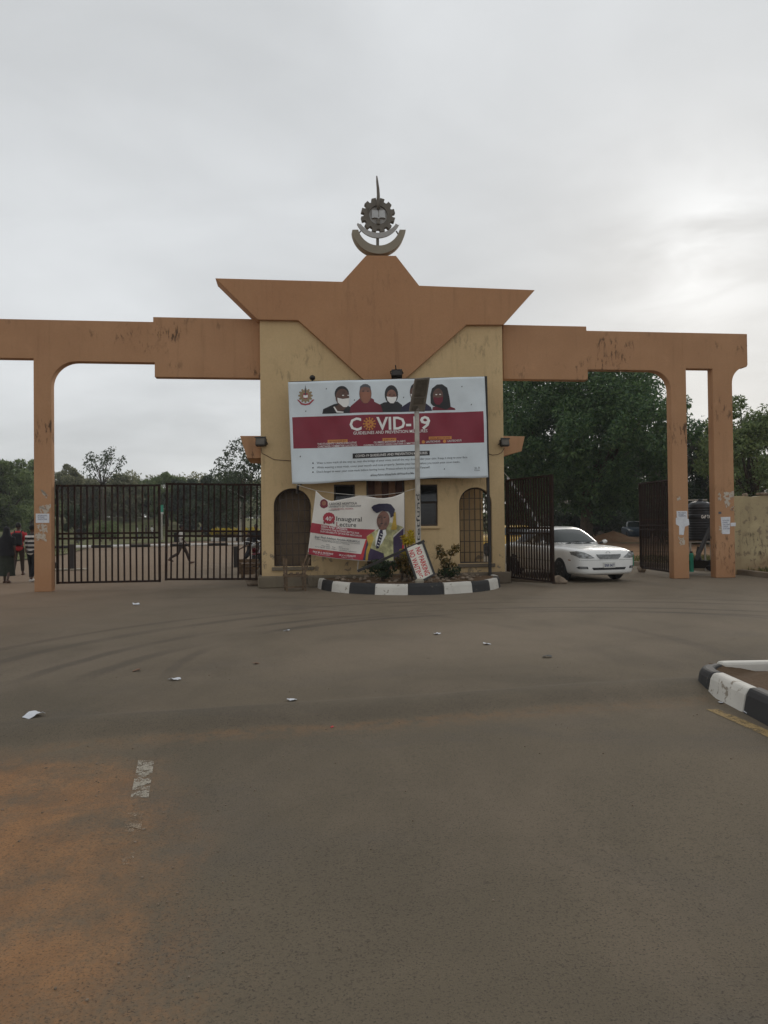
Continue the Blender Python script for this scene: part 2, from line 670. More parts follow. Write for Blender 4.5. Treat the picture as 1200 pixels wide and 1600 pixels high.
def stripes(name, a, b_, period, axis=2, duty=0.5, rough=0.8, phase=0.0):
    m, t, b = nt(name)
    v = objc(t)
    sep = N(t, 'ShaderNodeSeparateXYZ')
    t.links.new(v, sep.inputs[0])
    k = mathn(t, 'FRACT', mathn(t, 'ADD', mathn(t, 'DIVIDE', sep.outputs[axis], period), phase + 50.0))
    k = mathn(t, 'GREATER_THAN', k, duty)
    c = mixc(t, k, a, b_)
    n = noise_(t, v, 9, 4)
    c = mixc(t, ramp_(t, n, 0.4, 0.8, 0.0, 0.3), c, (0.1, 0.08, 0.06))
    t.links.new(c, b.inputs['Base Color'])
    b.inputs['Roughness'].default_value = rough
    return m


def paint_worn(name, col, under, thr=0.6, scale=9.0, rough=0.7):
    m, t, b = nt(name)
    v = objc(t)
    n = noise_(t, v, scale, 6, 0.7, 0.3)
    d = noise_(t, v, 2.0, 4)
    c = mixc(t, ramp_(t, d, 0.35, 0.75, 0.0, 0.4), col, tuple(x * 0.6 for x in col))
    c = mixc(t, ramp_(t, n, thr, thr + 0.06), c, under)
    t.links.new(c, b.inputs['Base Color'])
    b.inputs['Roughness'].default_value = rough
    bump(t, b, n, 0.3, 0.006)
    return m


def paint_faded(name, col, thr):
    m, t, b = nt(name)
    v = objc(t)
    n = noise_(t, v, 7.0, 7, 0.75, 0.3)
    g = noise_(t, v, 90, 3, 0.7)
    k = mathn(t, 'ADD', n, mathn(t, 'MULTIPLY', mathn(t, 'SUBTRACT', g, 0.5), 0.35))
    a = ramp_(t, k, thr - 0.07, thr + 0.06, 1.0, 0.0)
    c = mixc(t, ramp_(t, g, 0.4, 0.7), col, tuple(x * 0.6 for x in col))
    t.links.new(c, b.inputs['Base Color'])
    b.inputs['Roughness'].default_value = 0.9
    t.links.new(mathn(t, 'MULTIPLY', a, 0.85), b.inputs['Alpha'])
    return m


def glassy(name, col, rough=0.06, spec=0.8):
    m, t, b = nt(name)
    v = objc(t)
    n = noise_(t, v, 3.0, 3)
    c = mixc(t, n, col, tuple(x * 0.7 for x in col))
    t.links.new(c, b.inputs['Base Color'])
    b.inputs['Roughness'].default_value = rough
    b.inputs['Specular IOR Level'].default_value = spec
    return m


def carpaint(name, col):
    m = simple(name, col, 0.32, 0.05, 2.0, 0.0, 0.0, 0.5)
    b = m.node_tree.nodes['Principled BSDF']
    b.inputs['Coat Weight'].default_value = 0.6
    b.inputs['Coat Roughness'].default_value = 0.08
    return m


M = {}
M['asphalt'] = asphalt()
M['ground'] = soil('dry_ground', (0.20, 0.12, 0.065), (0.26, 0.16, 0.09), (0.075, 0.085, 0.03), 0.0)
M['verge'] = soil('verge_soil', (0.22, 0.115, 0.06), (0.27, 0.17, 0.10), (0.09, 0.10, 0.035), -0.04)
M['lawn'] = soil('lawn', (0.15, 0.145, 0.068), (0.20, 0.18, 0.095), (0.12, 0.135, 0.052), 0.05)
M['soil'] = soil('planter_soil', (0.10, 0.066, 0.040), (0.15, 0.10, 0.065))
M['orange'] = plaster('orange_render', (0.480, 0.272, 0.148), (0.420, 0.232, 0.124), 0.75, None, (1.0, (0.33, 0.16, 0.078), 0.5))
M['orange_clean'] = plaster('orange_render_star', (0.468, 0.256, 0.134), (0.425, 0.226, 0.117), 0.12)
M['cream'] = plaster('cream_render', (0.64, 0.475, 0.265), (0.575, 0.415, 0.225), 0.3, (0.75, (0.24, 0.19, 0.13)), (0.9, (0.30, 0.20, 0.11), 0.45))
M['plinth'] = plaster('plinth_render', (0.20, 0.165, 0.115), (0.14, 0.11, 0.08), 0.8)
M['oldwall'] = plaster('old_wall', (0.50, 0.42, 0.25), (0.37, 0.30, 0.18), 1.0, (1.9, (0.25, 0.20, 0.13)), (0.9, (0.24, 0.15, 0.08), 0.7), (0.05, 0.04, 0.03))
M['concrete'] = plaster('weathered_concrete', (0.36, 0.32, 0.25), (0.27, 0.235, 0.18), 0.8)
M['emblem_grey'] = plaster('emblem_grey', (0.21, 0.19, 0.16), (0.15, 0.135, 0.115), 0.6)
M['emblem_pale'] = simple('emblem_pale', (0.42, 0.41, 0.39), 0.8, 0.12, 5)
M['emblem_book'] = simple('emblem_book', (0.52, 0.53, 0.53), 0.8, 0.1, 5)
M['gate'] = paint_worn('gate_iron', (0.024, 0.013, 0.009), (0.07, 0.028, 0.013), 0.58, 12, 0.8)
M['gate'].node_tree.nodes['Principled BSDF'].inputs['Specular IOR Level'].default_value = 0.2
M['iron'] = paint_worn('dark_iron', (0.022, 0.018, 0.016), (0.07, 0.032, 0.018), 0.62, 14, 0.5)
M['black_paint'] = paint_worn('kerb_black', (0.024, 0.023, 0.023), (0.12, 0.10, 0.08), 0.60, 7)
M['white_paint'] = paint_worn('kerb_white', (0.62, 0.59, 0.53), (0.26, 0.22, 0.17), 0.585, 6)
M['kerb_raw'] = plaster('kerb_concrete', (0.25, 0.20, 0.145), (0.18, 0.14, 0.10), 0.6)
M['line_white'] = paint_faded('line_white', (0.42, 0.375, 0.30), 0.53)
M['line_faint'] = paint_faded('line_faint', (0.34, 0.26, 0.18), 0.47)
M['line_yellow'] = paint_faded('line_yellow', (0.36, 0.245, 0.10), 0.58)
M['window_dark'] = glassy('window_glass', (0.012, 0.012, 0.012), 0.12, 0.5)
M['brown_frame'] = simple('brown_frame', (0.045, 0.026, 0.016), 0.5)
M['door_brown'] = simple('door_brown', (0.17, 0.12, 0.075), 0.8, 0.3, 2.5)
M['brown_a'] = simple('curtain_dark', (0.075, 0.032, 0.022), 0.9)
M['brown_b'] = simple('curtain_light', (0.21, 0.115, 0.07), 0.9)
M['banner_white'] = simple('vinyl_white', (0.67, 0.735, 0.77), 0.45, 0.06, 2.0, 0, 0.0)
M['banner_red'] = simple('vinyl_maroon', (0.225, 0.014, 0.034), 0.42, 0.10, 2.0, 0, 0.0)
M['banner_cream'] = simple('cloth_white', (0.70, 0.66, 0.60), 0.6, 0.06, 2.0, 0, 0.0)
M['p_white'] = simple('print_white', (0.84, 0.83, 0.80), 0.5, 0.03, 2, 0, 0)
M['p_black'] = simple('print_black', (0.018, 0.018, 0.020), 0.5, 0.05, 2, 0, 0)
M['p_grey'] = simple('print_grey', (0.08, 0.085, 0.095), 0.5, 0.05, 2, 0, 0)
M['p_orange'] = simple('print_orange', (0.60, 0.25, 0.06), 0.5, 0.05, 2, 0, 0)
M['p_tan'] = simple('print_tan', (0.30, 0.22, 0.12), 0.5, 0.05, 2, 0, 0)
M['p_red'] = simple('print_red', (0.36, 0.03, 0.05), 0.5, 0.06, 2, 0, 0)
M['p_brightred'] = simple('print_bright_red', (0.52, 0.02, 0.03), 0.5, 0.06, 2, 0, 0)
M['p_maroon'] = simple('print_maroon', (0.16, 0.012, 0.028), 0.5, 0.08, 2, 0, 0)
M['p_navy'] = simple('print_navy', (0.020, 0.016, 0.045), 0.5, 0.08, 2, 0, 0)
M['p_skin1'] = simple('print_brown', (0.125, 0.066, 0.050), 0.5, 0.25, 9, 0, 0)
M['p_skin2'] = simple('print_light_brown', (0.22, 0.105, 0.075), 0.5, 0.2, 9, 0, 0)
M['p_mask'] = simple('print_mask_orange', (0.30, 0.12, 0.07), 0.5, 0.1, 9, 0, 0)
M['p_yellow'] = simple('print_yellow', (0.50, 0.33, 0.05), 0.5, 0.2, 9, 0, 0)
M['p_lime'] = simple('print_pale_green', (0.44, 0.42, 0.22), 0.5, 0.45, 9, 0, 0)
M['p_purple'] = simple('print_purple', (0.05, 0.03, 0.075), 0.5, 0.1, 9, 0, 0)
M['galv'] = simple('galvanised', (0.42, 0.39, 0.34), 0.5, 0.25, 5, 0.35, 0.15)
M['lamp_slab'] = simple('lamp_slab', (0.17, 0.145, 0.115), 0.5, 0.2, 6)
M['lamp_cell'] = simple('lamp_cell', (0.085, 0.072, 0.055), 0.4, 0.3, 8)
M['sign_white'] = paint_worn('sign_white', (0.72, 0.69, 0.60), (0.30, 0.18, 0.08), 0.66, 4)
M['wood'] = simple('rough_wood', (0.13, 0.085, 0.05), 0.85, 0.35, 12, 0, 0.4)
M['bark'] = simple('bark', (0.075, 0.056, 0.040), 0.95, 0.35, 7, 0, 0.7, 0.2, 18)
M['bark_pale'] = simple('bark_pale', (0.15, 0.13, 0.105), 0.95, 0.3, 7, 0, 0.6, 0.2, 18)
M['leaf_neem'] = foliage('leaf_neem', (0.034, 0.080, 0.036), (0.115, 0.185, 0.066))
M['leaf_mid'] = foliage('leaf_mid', (0.082, 0.128, 0.046), (0.215, 0.265, 0.10))
M['leaf_olive'] = foliage('leaf_olive', (0.13, 0.14, 0.078), (0.27, 0.265, 0.15))
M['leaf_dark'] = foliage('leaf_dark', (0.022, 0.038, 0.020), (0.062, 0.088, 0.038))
M['leaf_dry'] = foliage('leaf_dry', (0.09, 0.08, 0.055), (0.17, 0.15, 0.10))
M['leaf_yellow'] = foliage('leaf_yellow', (0.34, 0.26, 0.02), (0.62, 0.46, 0.03))
M['leaf_croton'] = foliage('leaf_croton', (0.03, 0.045, 0.015), (0.20, 0.12, 0.03))
M['grass'] = foliage('grass_blades', (0.055, 0.075, 0.02), (0.15, 0.15, 0.05))
M['white_car'] = carpaint('white_car_paint', (0.76, 0.755, 0.73))
M['blue_car'] = simple('blue_car_paint', (0.03, 0.05, 0.075), 0.5, 0.1, 3, 0, 0, 0.3)
M['yellow_car'] = carpaint('yellow_car_paint', (0.62, 0.38, 0.05))
M['car_glass'] = glassy('car_glass', (0.045, 0.055, 0.052), 0.08, 0.28)
M['tyre'] = simple('tyre', (0.014, 0.014, 0.014), 0.85, 0.2, 12)
M['rim'] = simple('rim', (0.06, 0.06, 0.06), 0.4, 0.1, 6, 0.4, 0)
M['trim'] = simple('black_trim', (0.012, 0.012, 0.013), 0.5, 0.1, 6, 0, 0)
M['chrome'] = simple('chrome', (0.50, 0.50, 0.49), 0.2, 0.05, 6, 0.9, 0)
M['lamp_lens'] = glassy('lamp_lens', (0.27, 0.28, 0.28), 0.08, 0.9)
M['lamp_inner'] = simple('lamp_inner', (0.24, 0.245, 0.24), 0.25, 0.5, 25, 0.5, 0)
M['amber'] = glassy('amber_lens', (0.30, 0.10, 0.02), 0.15, 0.6)
M['plate'] = simple('number_plate', (0.62, 0.62, 0.58), 0.5, 0.05, 6, 0, 0)
M['tank'] = simple('tank_plastic', (0.016, 0.018, 0.022), 0.42, 0.2, 4, 0, 0)
M['green_pipe'] = simple('green_paint', (0.02, 0.25, 0.16), 0.6, 0.15, 6)
M['paper'] = simple('paper', (0.66, 0.67, 0.70), 0.85, 0.08, 10, 0, 0)
M['paper_old'] = paint_worn('paper_torn', (0.52, 0.46, 0.38), (0.36, 0.19, 0.10), 0.52, 14, 0.9)
M['stone'] = simple('rough_stone', (0.22, 0.17, 0.125), 0.95, 0.3, 8, 0, 0.6, 0.2, 20)
M['skin'] = simple('skin', (0.075, 0.040, 0.027), 0.55, 0.1, 9, 0, 0)
M['hair'] = simple('hair', (0.010, 0.009, 0.009), 0.8, 0.2, 40, 0, 0.3)
M['cloth_black'] = simple('cloth_black', (0.011, 0.011, 0.014), 0.9, 0.2, 12, 0, 0.2)
M['cloth_green'] = simple('cloth_dark_green', (0.024, 0.030, 0.022), 0.9, 0.2, 12, 0, 0.2)
M['cloth_red'] = simple('cloth_red', (0.42, 0.028, 0.035), 0.85, 0.12, 12, 0, 0.2)
M['cloth_grey'] = simple('cloth_grey', (0.10, 0.095, 0.085), 0.9, 0.2, 12, 0, 0.2)
M['cloth_brown'] = simple('cloth_brown', (0.045, 0.030, 0.024), 0.9, 0.2, 12, 0, 0.2)
M['cloth_white'] = simple('cloth_pale', (0.55, 0.53, 0.50), 0.9, 0.1, 12, 0, 0.2)
M['cloth_blue'] = simple('cloth_blue', (0.03, 0.035, 0.13), 0.9, 0.15, 12, 0, 0.2)
M['cloth_stripe'] = stripes('cloth_stripe', (0.62, 0.60, 0.57), (0.012, 0.012, 0.014), 0.135, 2, 0.48)
M['boom'] = stripes('boom_stripe', (0.74, 0.73, 0.70), (0.016, 0.016, 0.017), 1.42, 0, 0.5)
M['shoe'] = simple('shoe', (0.09, 0.045, 0.028), 0.6, 0.2, 12, 0, 0)
M['white_wall'] = simple('white_wall', (0.60, 0.60, 0.57), 0.9, 0.1, 1)
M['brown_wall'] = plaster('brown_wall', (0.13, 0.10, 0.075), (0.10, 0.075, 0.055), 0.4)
M['roof_sheet'] = simple('roof_sheet', (0.12, 0.085, 0.065), 0.8, 0.2, 2)
M['twig'] = simple('twig', (0.11, 0.09, 0.075), 0.95, 0.2, 6, 0, 0)
M['cable'] = simple('cable', (0.10, 0.055, 0.03), 0.8, 0.1, 6, 0, 0)
M['string'] = simple('string', (0.55, 0.52, 0.46), 0.8, 0.1, 6, 0, 0)


def proj(p):
    d = Vector(p) - CPOS
    z = d.dot(f_)
    return (600 + FPX * d.dot(CRT) / z, 800 - FPX * d.dot(CUP) / z)


def PXS(pts, v):
    return [F(x, y, v) for x, y in pts]


def arc(cx, cy, rx, ry, a0, a1, n):
    return [(cx + rx * math.cos(R(a0 + (a1 - a0) * i / n)), cy + ry * math.sin(R(a0 + (a1 - a0) * i / n))) for i in range(n + 1)]


# ================================================================== GROUND
def zroad(X, Y):
    ln = Y - (0.235 * X + 6.20)
    t = np.clip(ln / 0.98, 0, 1)
    fade = np.clip((X + 4.2) / 1.8, 0.15, 1) * np.clip((3.6 - X) / 0.6, 0, 1)
    Z = 0.07 * np.sin(np.pi * t) ** 1.4 * fade
    k = np.where((np.abs(X) < 8) & (Y < 9.5), 1.0, 0.0)
    Z = Z + k * (0.004 * np.sin(1.3 * X + 0.7 * Y) * np.cos(0.9 * Y - 0.4 * X) + 0.003 * np.sin(3.1 * X - 2.2 * Y))
    return Z


def make_ground():
    s = 1500
    kind(MB().add([(-s, -s, -0.03), (s, -s, -0.03), (s, s, -0.03), (-s, s, -0.03)], [(0, 1, 2, 3)]).build('ground', M['ground']), 'structure')
    xs = np.concatenate([[-70, -45, -28, -18, -12], np.arange(-8, 8, 0.09), [9, 10.5, 12, 15, 20, 30, 45, 70]])
    ys = np.concatenate([[-8, -4, -1, 1], np.arange(2, 9.5, 0.07), np.arange(9.8, 30, 0.8), [33, 38, 45, 55, 70, 95, 105]])
    X, Y = np.meshgrid(xs, ys)
    Z = zroad(X, Y)
    nx, ny = len(xs), len(ys)
    co = np.stack([X, Y, Z], 2).reshape(-1, 3)
    idx = np.arange(nx * ny).reshape(ny, nx)
    q = np.stack([idx[:-1, :-1], idx[:-1, 1:], idx[1:, 1:], idx[1:, :-1]], 2).reshape(-1, 4)
    me = bpy.data.meshes.new('road')
    me.from_pydata(co.tolist(), [], q.tolist())
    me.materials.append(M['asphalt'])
    kind(link('road', me, smooth=True), 'structure')


make_ground()


def sheet(name, poly, z, mat):
    o = MB().add([(p[0], p[1], z) for p in poly], [tuple(range(len(poly)))]).build(name, mat, recalc=False)
    o.data.polygons[0].normal
    if o.data.polygons[0].normal.z < 0:
        o.data.flip_normals()
    return kind(o, 'structure')


def kerb_run(name, path, w, h, mat):
    mb = MB()
    ps = [Vector((p[0], p[1], 0)) for p in path]
    L, Rr = [], []
    for i, p in enumerate(ps):
        d = (ps[min(i + 1, len(ps) - 1)] - ps[max(0, i - 1)]).normalized()
        n = Vector((-d.y, d.x, 0)) * (w / 2)
        L.append(p + n)
        Rr.append(p - n)
    n = len(ps)
    vs = [(p.x, p.y, -0.02) for p in L] + [(p.x, p.y, h) for p in L] + [(p.x, p.y, h) for p in Rr] + [(p.x, p.y, -0.02) for p in Rr]
    fs = []
    for i in range(n - 1):
        for k in range(3):
            fs.append((k * n + i, k * n + i + 1, (k + 1) * n + i + 1, (k + 1) * n + i))
    fs += [(0, n, 2 * n, 3 * n), (n - 1, 2 * n - 1, 3 * n - 1, 4 * n - 1)]
    mb.add(vs, fs)
    return kind(mb.build(name, mat, bevel=0.02), 'structure')


KP = [(45, 18.6), (14, 19.2), (11.2, 19.7), (10.55, 20.6), (10.25, 23.8), (9.0, 27.3), (7.6, 32), (7.0, 40), (7.0, 104)]
sheet('verge', KP + [(70, 104), (70, 18.6)], 0.11, M['verge'])
kerb_run('kerb', KP, 0.16, 0.15, M['kerb_raw'])
LP = [(-75, 31), (-30, 31), (-17, 33), (-18.5, 45), (-23.5, 62), (-23, 68), (-12, 92), (2, 99), (2, 103), (-75, 103)]
sheet('lawn', LP, 0.06, M['lawn'])


def bankz(x, y):
    t = min(max((y - 99) / 24, 0), 1)
    return 0.02 + 2.9 * t * t * (3 - 2 * t) + 0.25 * math.sin(x * 0.09) * t


def make_bank():
    xs = np.linspace(-260, 260, 90)
    ys = np.concatenate([np.linspace(98, 130, 24), [150, 190, 260, 400]])
    vs = [(x, y, bankz(x, y)) for y in ys for x in xs]
    nx = len(xs)
    fs = [(j * nx + i, j * nx + i + 1, (j + 1) * nx + i + 1, (j + 1) * nx + i) for j in range(len(ys) - 1) for i in range(nx - 1)]
    kind(MB().add(vs, fs).build('grass_bank', M['lawn'], smooth=True), 'structure')


make_bank()


def road_mark(name, pts, mat, z=0.004):
    mb = MB()
    n = 14
    a, b, c, d = [Vector((p.x, p.y, 0)) for p in pts]
    vs, fs = [], []
    for i in range(n + 1):
        t = i / n
        for j in range(4):
            p = a.lerp(d, t).lerp(b.lerp(c, t), j / 3)
            vs.append((p.x, p.y, float(zroad(p.x, p.y)) + z))
    for i in range(n):
        for j in range(3):
            q = 4 * i + j
            fs.append((q, q + 1, q + 5, q + 4))
    return kind(mb.add(vs, fs).build(name, mat), 'structure')


road_mark('road_marking', [W(216, 1190), W(241, 1190), W(232, 1246), W(204, 1246)], M['line_white'])
road_mark('road_marking', [W(198, 1270), W(224, 1270), W(220, 1300), W(193, 1300)], M['line_faint'])
road_mark('road_marking', [W(192, 1330), W(211, 1330), W(208, 1352), W(190, 1352)], M['line_faint'])
road_mark('road_marking', [W(1103, 1109), W(1122, 1109), W(1292, 1180), W(1262, 1180)], M['line_yellow'])


# ================================================================== PORTALS
def rounded(pts):
    return pts


def left_portal():
    t = fthing('gate_portal', 'orange rendered portal arch over the closed double gate', 'gate arch', F(70, 900)[0], 0)
    u_off = F(70, 900)[0]
    z = lambda px, py: F(px, py)[1]
    pl, pr = F(53, 760)[0], F(80, 760)[0]
    ptop = z(240, 503)
    blk_t, blk_b = z(300, 496.5), z(300, 589.5)
    bot = z(150, 565)
    bend = F(404, 545)[0] + 0.05
    blk_l = F(239.5, 540)[0]
    far = pl - 2.4
    farp = far - 0.55
    ends = farp - 1.0
    r = 0.62
    lp = [(ends, ptop), (blk_l, ptop), (blk_l, blk_t), (bend, blk_t), (bend, blk_b), (blk_l + 0.03, blk_b), (blk_l + 0.03, bot)]
    lp += arc(pr + r, bot - r, r, r, 90, 180, 10)
    lp += [(pr, 0.0), (pl, 0.0), (pl, bot + 0.06), (far, bot + 0.06), (far, 0), (farp, 0), (farp, bot - 0.4), (ends, bot + 0.05)]
    lp = [(a - u_off, b) for a, b in lp]
    wall_solid('frame', [lp], 0.0, 0.28, M['orange'], t, 0.018)
    return t, u_off


def right_portal():
    u_off = F(1065, 900)[0]
    t = fthing('gate_portal', 'orange rendered portal arch with twin legs beside the weathered boundary wall', 'gate arch', u_off, 0)
    z = lambda px, py: F(px, py)[1]
    us = F(789, 545)[0] - 0.05
    blk_r = F(917, 545)[0]
    end = F(1168, 545)[0]
    blk_t, blk_b = z(850, 508.5), z(850, 593)
    top = z(1040, 519)
    bot = z(960, 578)
    p1l, p1r = F(1051, 760)[0], F(1075, 760)[0]
    p2l, p2r = F(1116.5, 760)[0], F(1147, 760)[0]
    gapt = z(1090, 576)
    r = 0.55
    endb = z(1168, 570)
    lp = [(us, blk_t), (blk_r, blk_t), (blk_r, top), (end, top), (end, endb)]
    fr_ = end - p2r - 0.03
    lp += arc(p2r + fr_, endb - 0.52, fr_, 0.46, 90, 180, 10)
    lp += [(p2r, 0.0), (p2l, 0.0), (p2l, gapt), (p1r, gapt), (p1r, 0), (p1l, 0)]
    lp += arc(p1l - r, bot - r, r, r, 0, 90, 10)
    lp += [(blk_r + 0.02, bot), (blk_r + 0.02, blk_b), (us, blk_b)]
    lp = [(a - u_off, b) for a, b in lp]
    wall_solid('frame', [lp], 0.0, 0.28, M['orange'], t, 0.018)
    return t, u_off


left_portal()
right_portal()


# ================================================================== GATEHOUSE
VB = -0.25          # front face of the gatehouse


def gatehouse():
    t = fthing('gatehouse', 'cream gatehouse with an orange star panel and a gear emblem on top', 'gatehouse', 0, 0)
    z = lambda px, py: F(px, py, VB)[1]
    ul, ur = F(407.5, 700, VB)[0], F(787, 700, VB)[0]
    top = z(595, 502.5)

    def arched(px0, px1, pyt, pyb):
        a, b = F(px0, 820, VB)[0], F(px1, 820, VB)[0]
        zt, zb = z((px0 + px1) / 2, pyt), z((px0 + px1) / 2, pyb)
        rx = (b - a) / 2
        ry = rx * 0.95
        return [(a, zb), (b, zb)] + arc((a + b) / 2, zt - ry, rx, ry, 0, 180, 18), (a, b, zb, zt)

    def rect(px0, px1, pyt, pyb):
        a, b = F(px0, (pyt + pyb) / 2, VB)[0], F(px1, (pyt + pyb) / 2, VB)[0]
        zt, zb = z(px0, pyt), z(px0, pyb)
        return [(a, zb), (b, zb), (b, zt), (a, zt)], (a, b, zb, zt)
    h1, d1 = arched(428, 486, 763, 885)
    h2, d2 = arched(718, 769, 761.5, 880)
    h3, d3 = rect(522, 555, 757, 822)
    h4, d4 = rect(655, 684, 757, 822)
    h5, d5 = rect(573, 633, 742, 890)
    outer = [(ul, 0), (ur, 0), (ur, top), (ul, top)]
    wall_solid('front_wall', [outer, h1, h2, h3, h4, h5], VB, VB + 0.24, M['cream'], t, 0.012)
    # side, back, roof and inner walls
    dep = 4.6
    y0 = VB + 0.24
    mb = MB()
    mb.box(ul, ul + 0.22, y0, dep, 0, top - 0.003)
    mb.build('side_wall', M['cream'], t)
    MB().box(ur - 0.22, ur, y0, 0.55, 0, 3.3).box(ur - 0.22, ur, y0, dep, 3.3, top - 0.003).box(ur - 0.22, ur, dep - 0.6, dep, 0, 3.3).build('side_wall', M['cream'], t)
    xm = d2[0] - 0.5
    MB().box(ul + 0.22, xm, dep - 0.22, dep, 0, top - 0.003).box(xm, ur - 0.22, dep - 0.22, dep, 3.3, top - 0.003).build('back_wall', M['cream'], t)
    MB().box(xm - 0.2, xm, y0, dep - 0.22, 0, top - 0.1).build('inner_wall', M['cream'], t)
    xe = d2[0] + 0.95
    MB().box(xm, xe, 1.0, 1.18, 0, 3.3).build('inner_wall', M['cream'], t)
    MB().box(ul + 0.22, ur - 0.22, y0, dep - 0.22, top - 0.35, top - 0.1).build('roof_slab', M['concrete'], t)
    MB().box(xm, ur - 0.22, y0, dep - 0.22, 3.3, 3.5).build('porch_slab', M['concrete'], t)
    # plinth with gaps at openings
    MB().box(ul - 0.08, ur + 0.10, VB - 0.13, VB - 0.002, 0, 0.30).build('plinth', M['plinth'], t, bevel=0.03)
    MB().box(ul - 0.10, ul - 0.002, VB - 0.13, dep * 0.5, 0, 0.297).build('plinth', M['plinth'], t, bevel=0.03)
    MB().box(ur + 0.002, ur + 0.12, VB - 0.13, dep * 0.1, 0, 0.297).build('plinth', M['plinth'], t, bevel=0.03)

    # arched windows: frame strip and burglar bars
    def arch_window(dd, closed):
        a, b, zb, zt = dd
        w = b - a
        rx = w / 2
        ry = rx * 0.95
        cx = (a + b) / 2
        fr = MB()
        pts = [(a + 0.02, zb + 0.02)] + [(p[0], p[1]) for p in arc(cx, zt - ry, rx - 0.02, ry - 0.02, 180, 0, 20)] + [(b - 0.02, zb + 0.02), (a + 0.02, zb + 0.02)]
        fr.path([(p[0], VB + 0.10, p[1]) for p in pts], 0.022, 6)
        win = fr.build('window', M['brown_frame'], t)
        win['label'] = 'arched opening with iron burglar bars'
        n = 6
        for i in range(1, n):
            x = a + w * i / n
            zz = zt - ry + math.sqrt(max(0, 1 - ((x - cx) / rx) ** 2)) * ry - 0.02
            MB().box(x - 0.011, x + 0.011, VB + 0.09, VB + 0.112, zb + 0.02, zz).build('bar', M['brown_frame'], win)
        k = 7
        for i in range(1, k):
            zz = zb + (zt - zb) * i / k
            if zz > zt - ry:
                hw = rx * math.sqrt(max(0, 1 - ((zz - (zt - ry)) / ry) ** 2))
            else:
                hw = rx
            MB().box(cx - hw + 0.02, cx + hw - 0.02, VB + 0.114, VB + 0.128, zz - 0.010, zz + 0.010).build('bar', M['brown_frame'], win)
        MB().box(a - 0.06, b + 0.06, VB - 0.055, VB - 0.002, zb - 0.10, zb - 0.01).build('sill', M['plinth'], win, bevel=0.01)
        return win
    arch_window(d1, True)
    MB().box(d1[0] - 0.05, d1[1] + 0.05, VB + 0.42, VB + 0.46, 0.25, d1[3] + 0.1).build('inner_door', M['door_brown'], t)
    arch_window(d2, False)

    def casement(dd):
        a, b, zb, zt = dd
        zm = zb + (zt - zb) * 0.56
        fr = MB()
        for (x0, x1, q0, q1) in ((a, a + 0.035, zb, zt), (b - 0.035, b, zb, zt), (a + 0.035, b - 0.035, zb, zb + 0.035), (a + 0.035, b - 0.035, zt - 0.035, zt), (a + 0.035, b - 0.035, zm - 0.02, zm + 0.02)):
            fr.box(x0, x1, VB + 0.07, VB + 0.12, q0, q1)
        win = fr.build('window', M['brown_frame'], t)
        MB().box(a + 0.036, b - 0.036, VB + 0.09, VB + 0.096, zb + 0.036, zm - 0.021).build('pane', M['window_dark'], win)
        pn = MB()
        pn.bar((0.5 * (a + b), VB + 0.06, zt - 0.04), (0.5 * (a + b), VB - 0.06, zm + 0.03), b - a - 0.08, 0.012, (0, 1, 0))
        pn.build('pane', M['window_dark'], win)
        MB().box(a - 0.05, b + 0.05, VB - 0.05, VB - 0.002, zb - 0.07, zb - 0.005).build('sill', M['cream'], win, bevel=0.008)
    casement(d3)
    casement(d4)
    # door recess hung with striped boards
    a, b, zb, zt = d5
    fr = MB()
    fr.box(a, a + 0.05, VB + 0.06, VB + 0.16, zb, zt).box(b - 0.05, b, VB + 0.06, VB + 0.16, zb, zt).box(a + 0.05, b - 0.05, VB + 0.06, VB + 0.16, zt - 0.05, zt)
    door = fr.build('door', M['brown_frame'], t)
    n = 5
    w = (b - a - 0.1) / n
    for i in range(n):
        x = a + 0.05 + w * i
        MB().box(x + 0.004, x + w - 0.004, VB + 0.085 + 0.012 * (i % 2), VB + 0.12 + 0.012 * (i % 2), zb, zt - 0.05).build('board', M['brown_b'] if i % 2 else M['brown_a'], door)
    # star panel, standing proud of the wall
    VS = VB - 0.10
    st = [(336, 434.5), (535, 440), (572, 399), (619, 399.5), (655, 446), (836, 453), (787, 507.5), (729, 507.5), (600, 622), (466, 500.5), (402.5, 499.5)]
    pts = PXS(st, VS)
    wall_solid('star_panel', [pts], VS, VB + 0.55, M['orange_clean'], t, 0.015)
    # side hoods
    for pl, lab in (([(375, 681), (410, 681), (410, 716), (386, 716)], 0), ([(784, 681), (820, 682), (815, 705), (784, 713)], 1)):
        q = PXS(pl, VB + 0.15)
        if lab == 0:
            q[1] = (ul - 0.003, q[1][1]); q[2] = (ul - 0.003, q[2][1])
        else:
            q[0] = (ur + 0.003, q[0][1]); q[3] = (ur + 0.003, q[3][1])
        wall_solid('hood', [q], VB + 0.15, 1.6, M['orange'], t, 0.012)
    # emblem on the apex
    VE = VB + 0.05
    ctr = F(590.6, 337, VE)
    k = (F(640, 337, VE)[0] - F(540, 337, VE)[0]) / 100.0
    cr = [(550, 361), (559.5, 361)] + [(591 + 40 * math.cos(R(a)), 347 + 39 * math.sin(R(a))) for a in range(150, 29, -10)][1:-1] + [(623, 364), (633, 364)]
    outer = arc(591.5, 357.2, 41.8, 41.8, 6, 174, 24)
    inner = arc(591.3, 352.7, 33.3, 33.3, 165, 15, 20)
    em = wall_solid('emblem', [PXS(outer + inner, VE)], VE - 0.12, VE + 0.2, M['concrete'], t, 0.01)
    em['label'] = 'grey gear, book and torch emblem on a crescent'
    teeth = []
    for i in range(12):
        a0 = i * 30 + 15
        for da, rr in ((-9.5, 22), (-7.5, 26.8), (7.5, 26.8), (9.5, 22)):
            teeth.append((ctr[0] + k * rr * math.cos(R(a0 + da)), ctr[1] + k * rr * math.sin(R(a0 + da))))
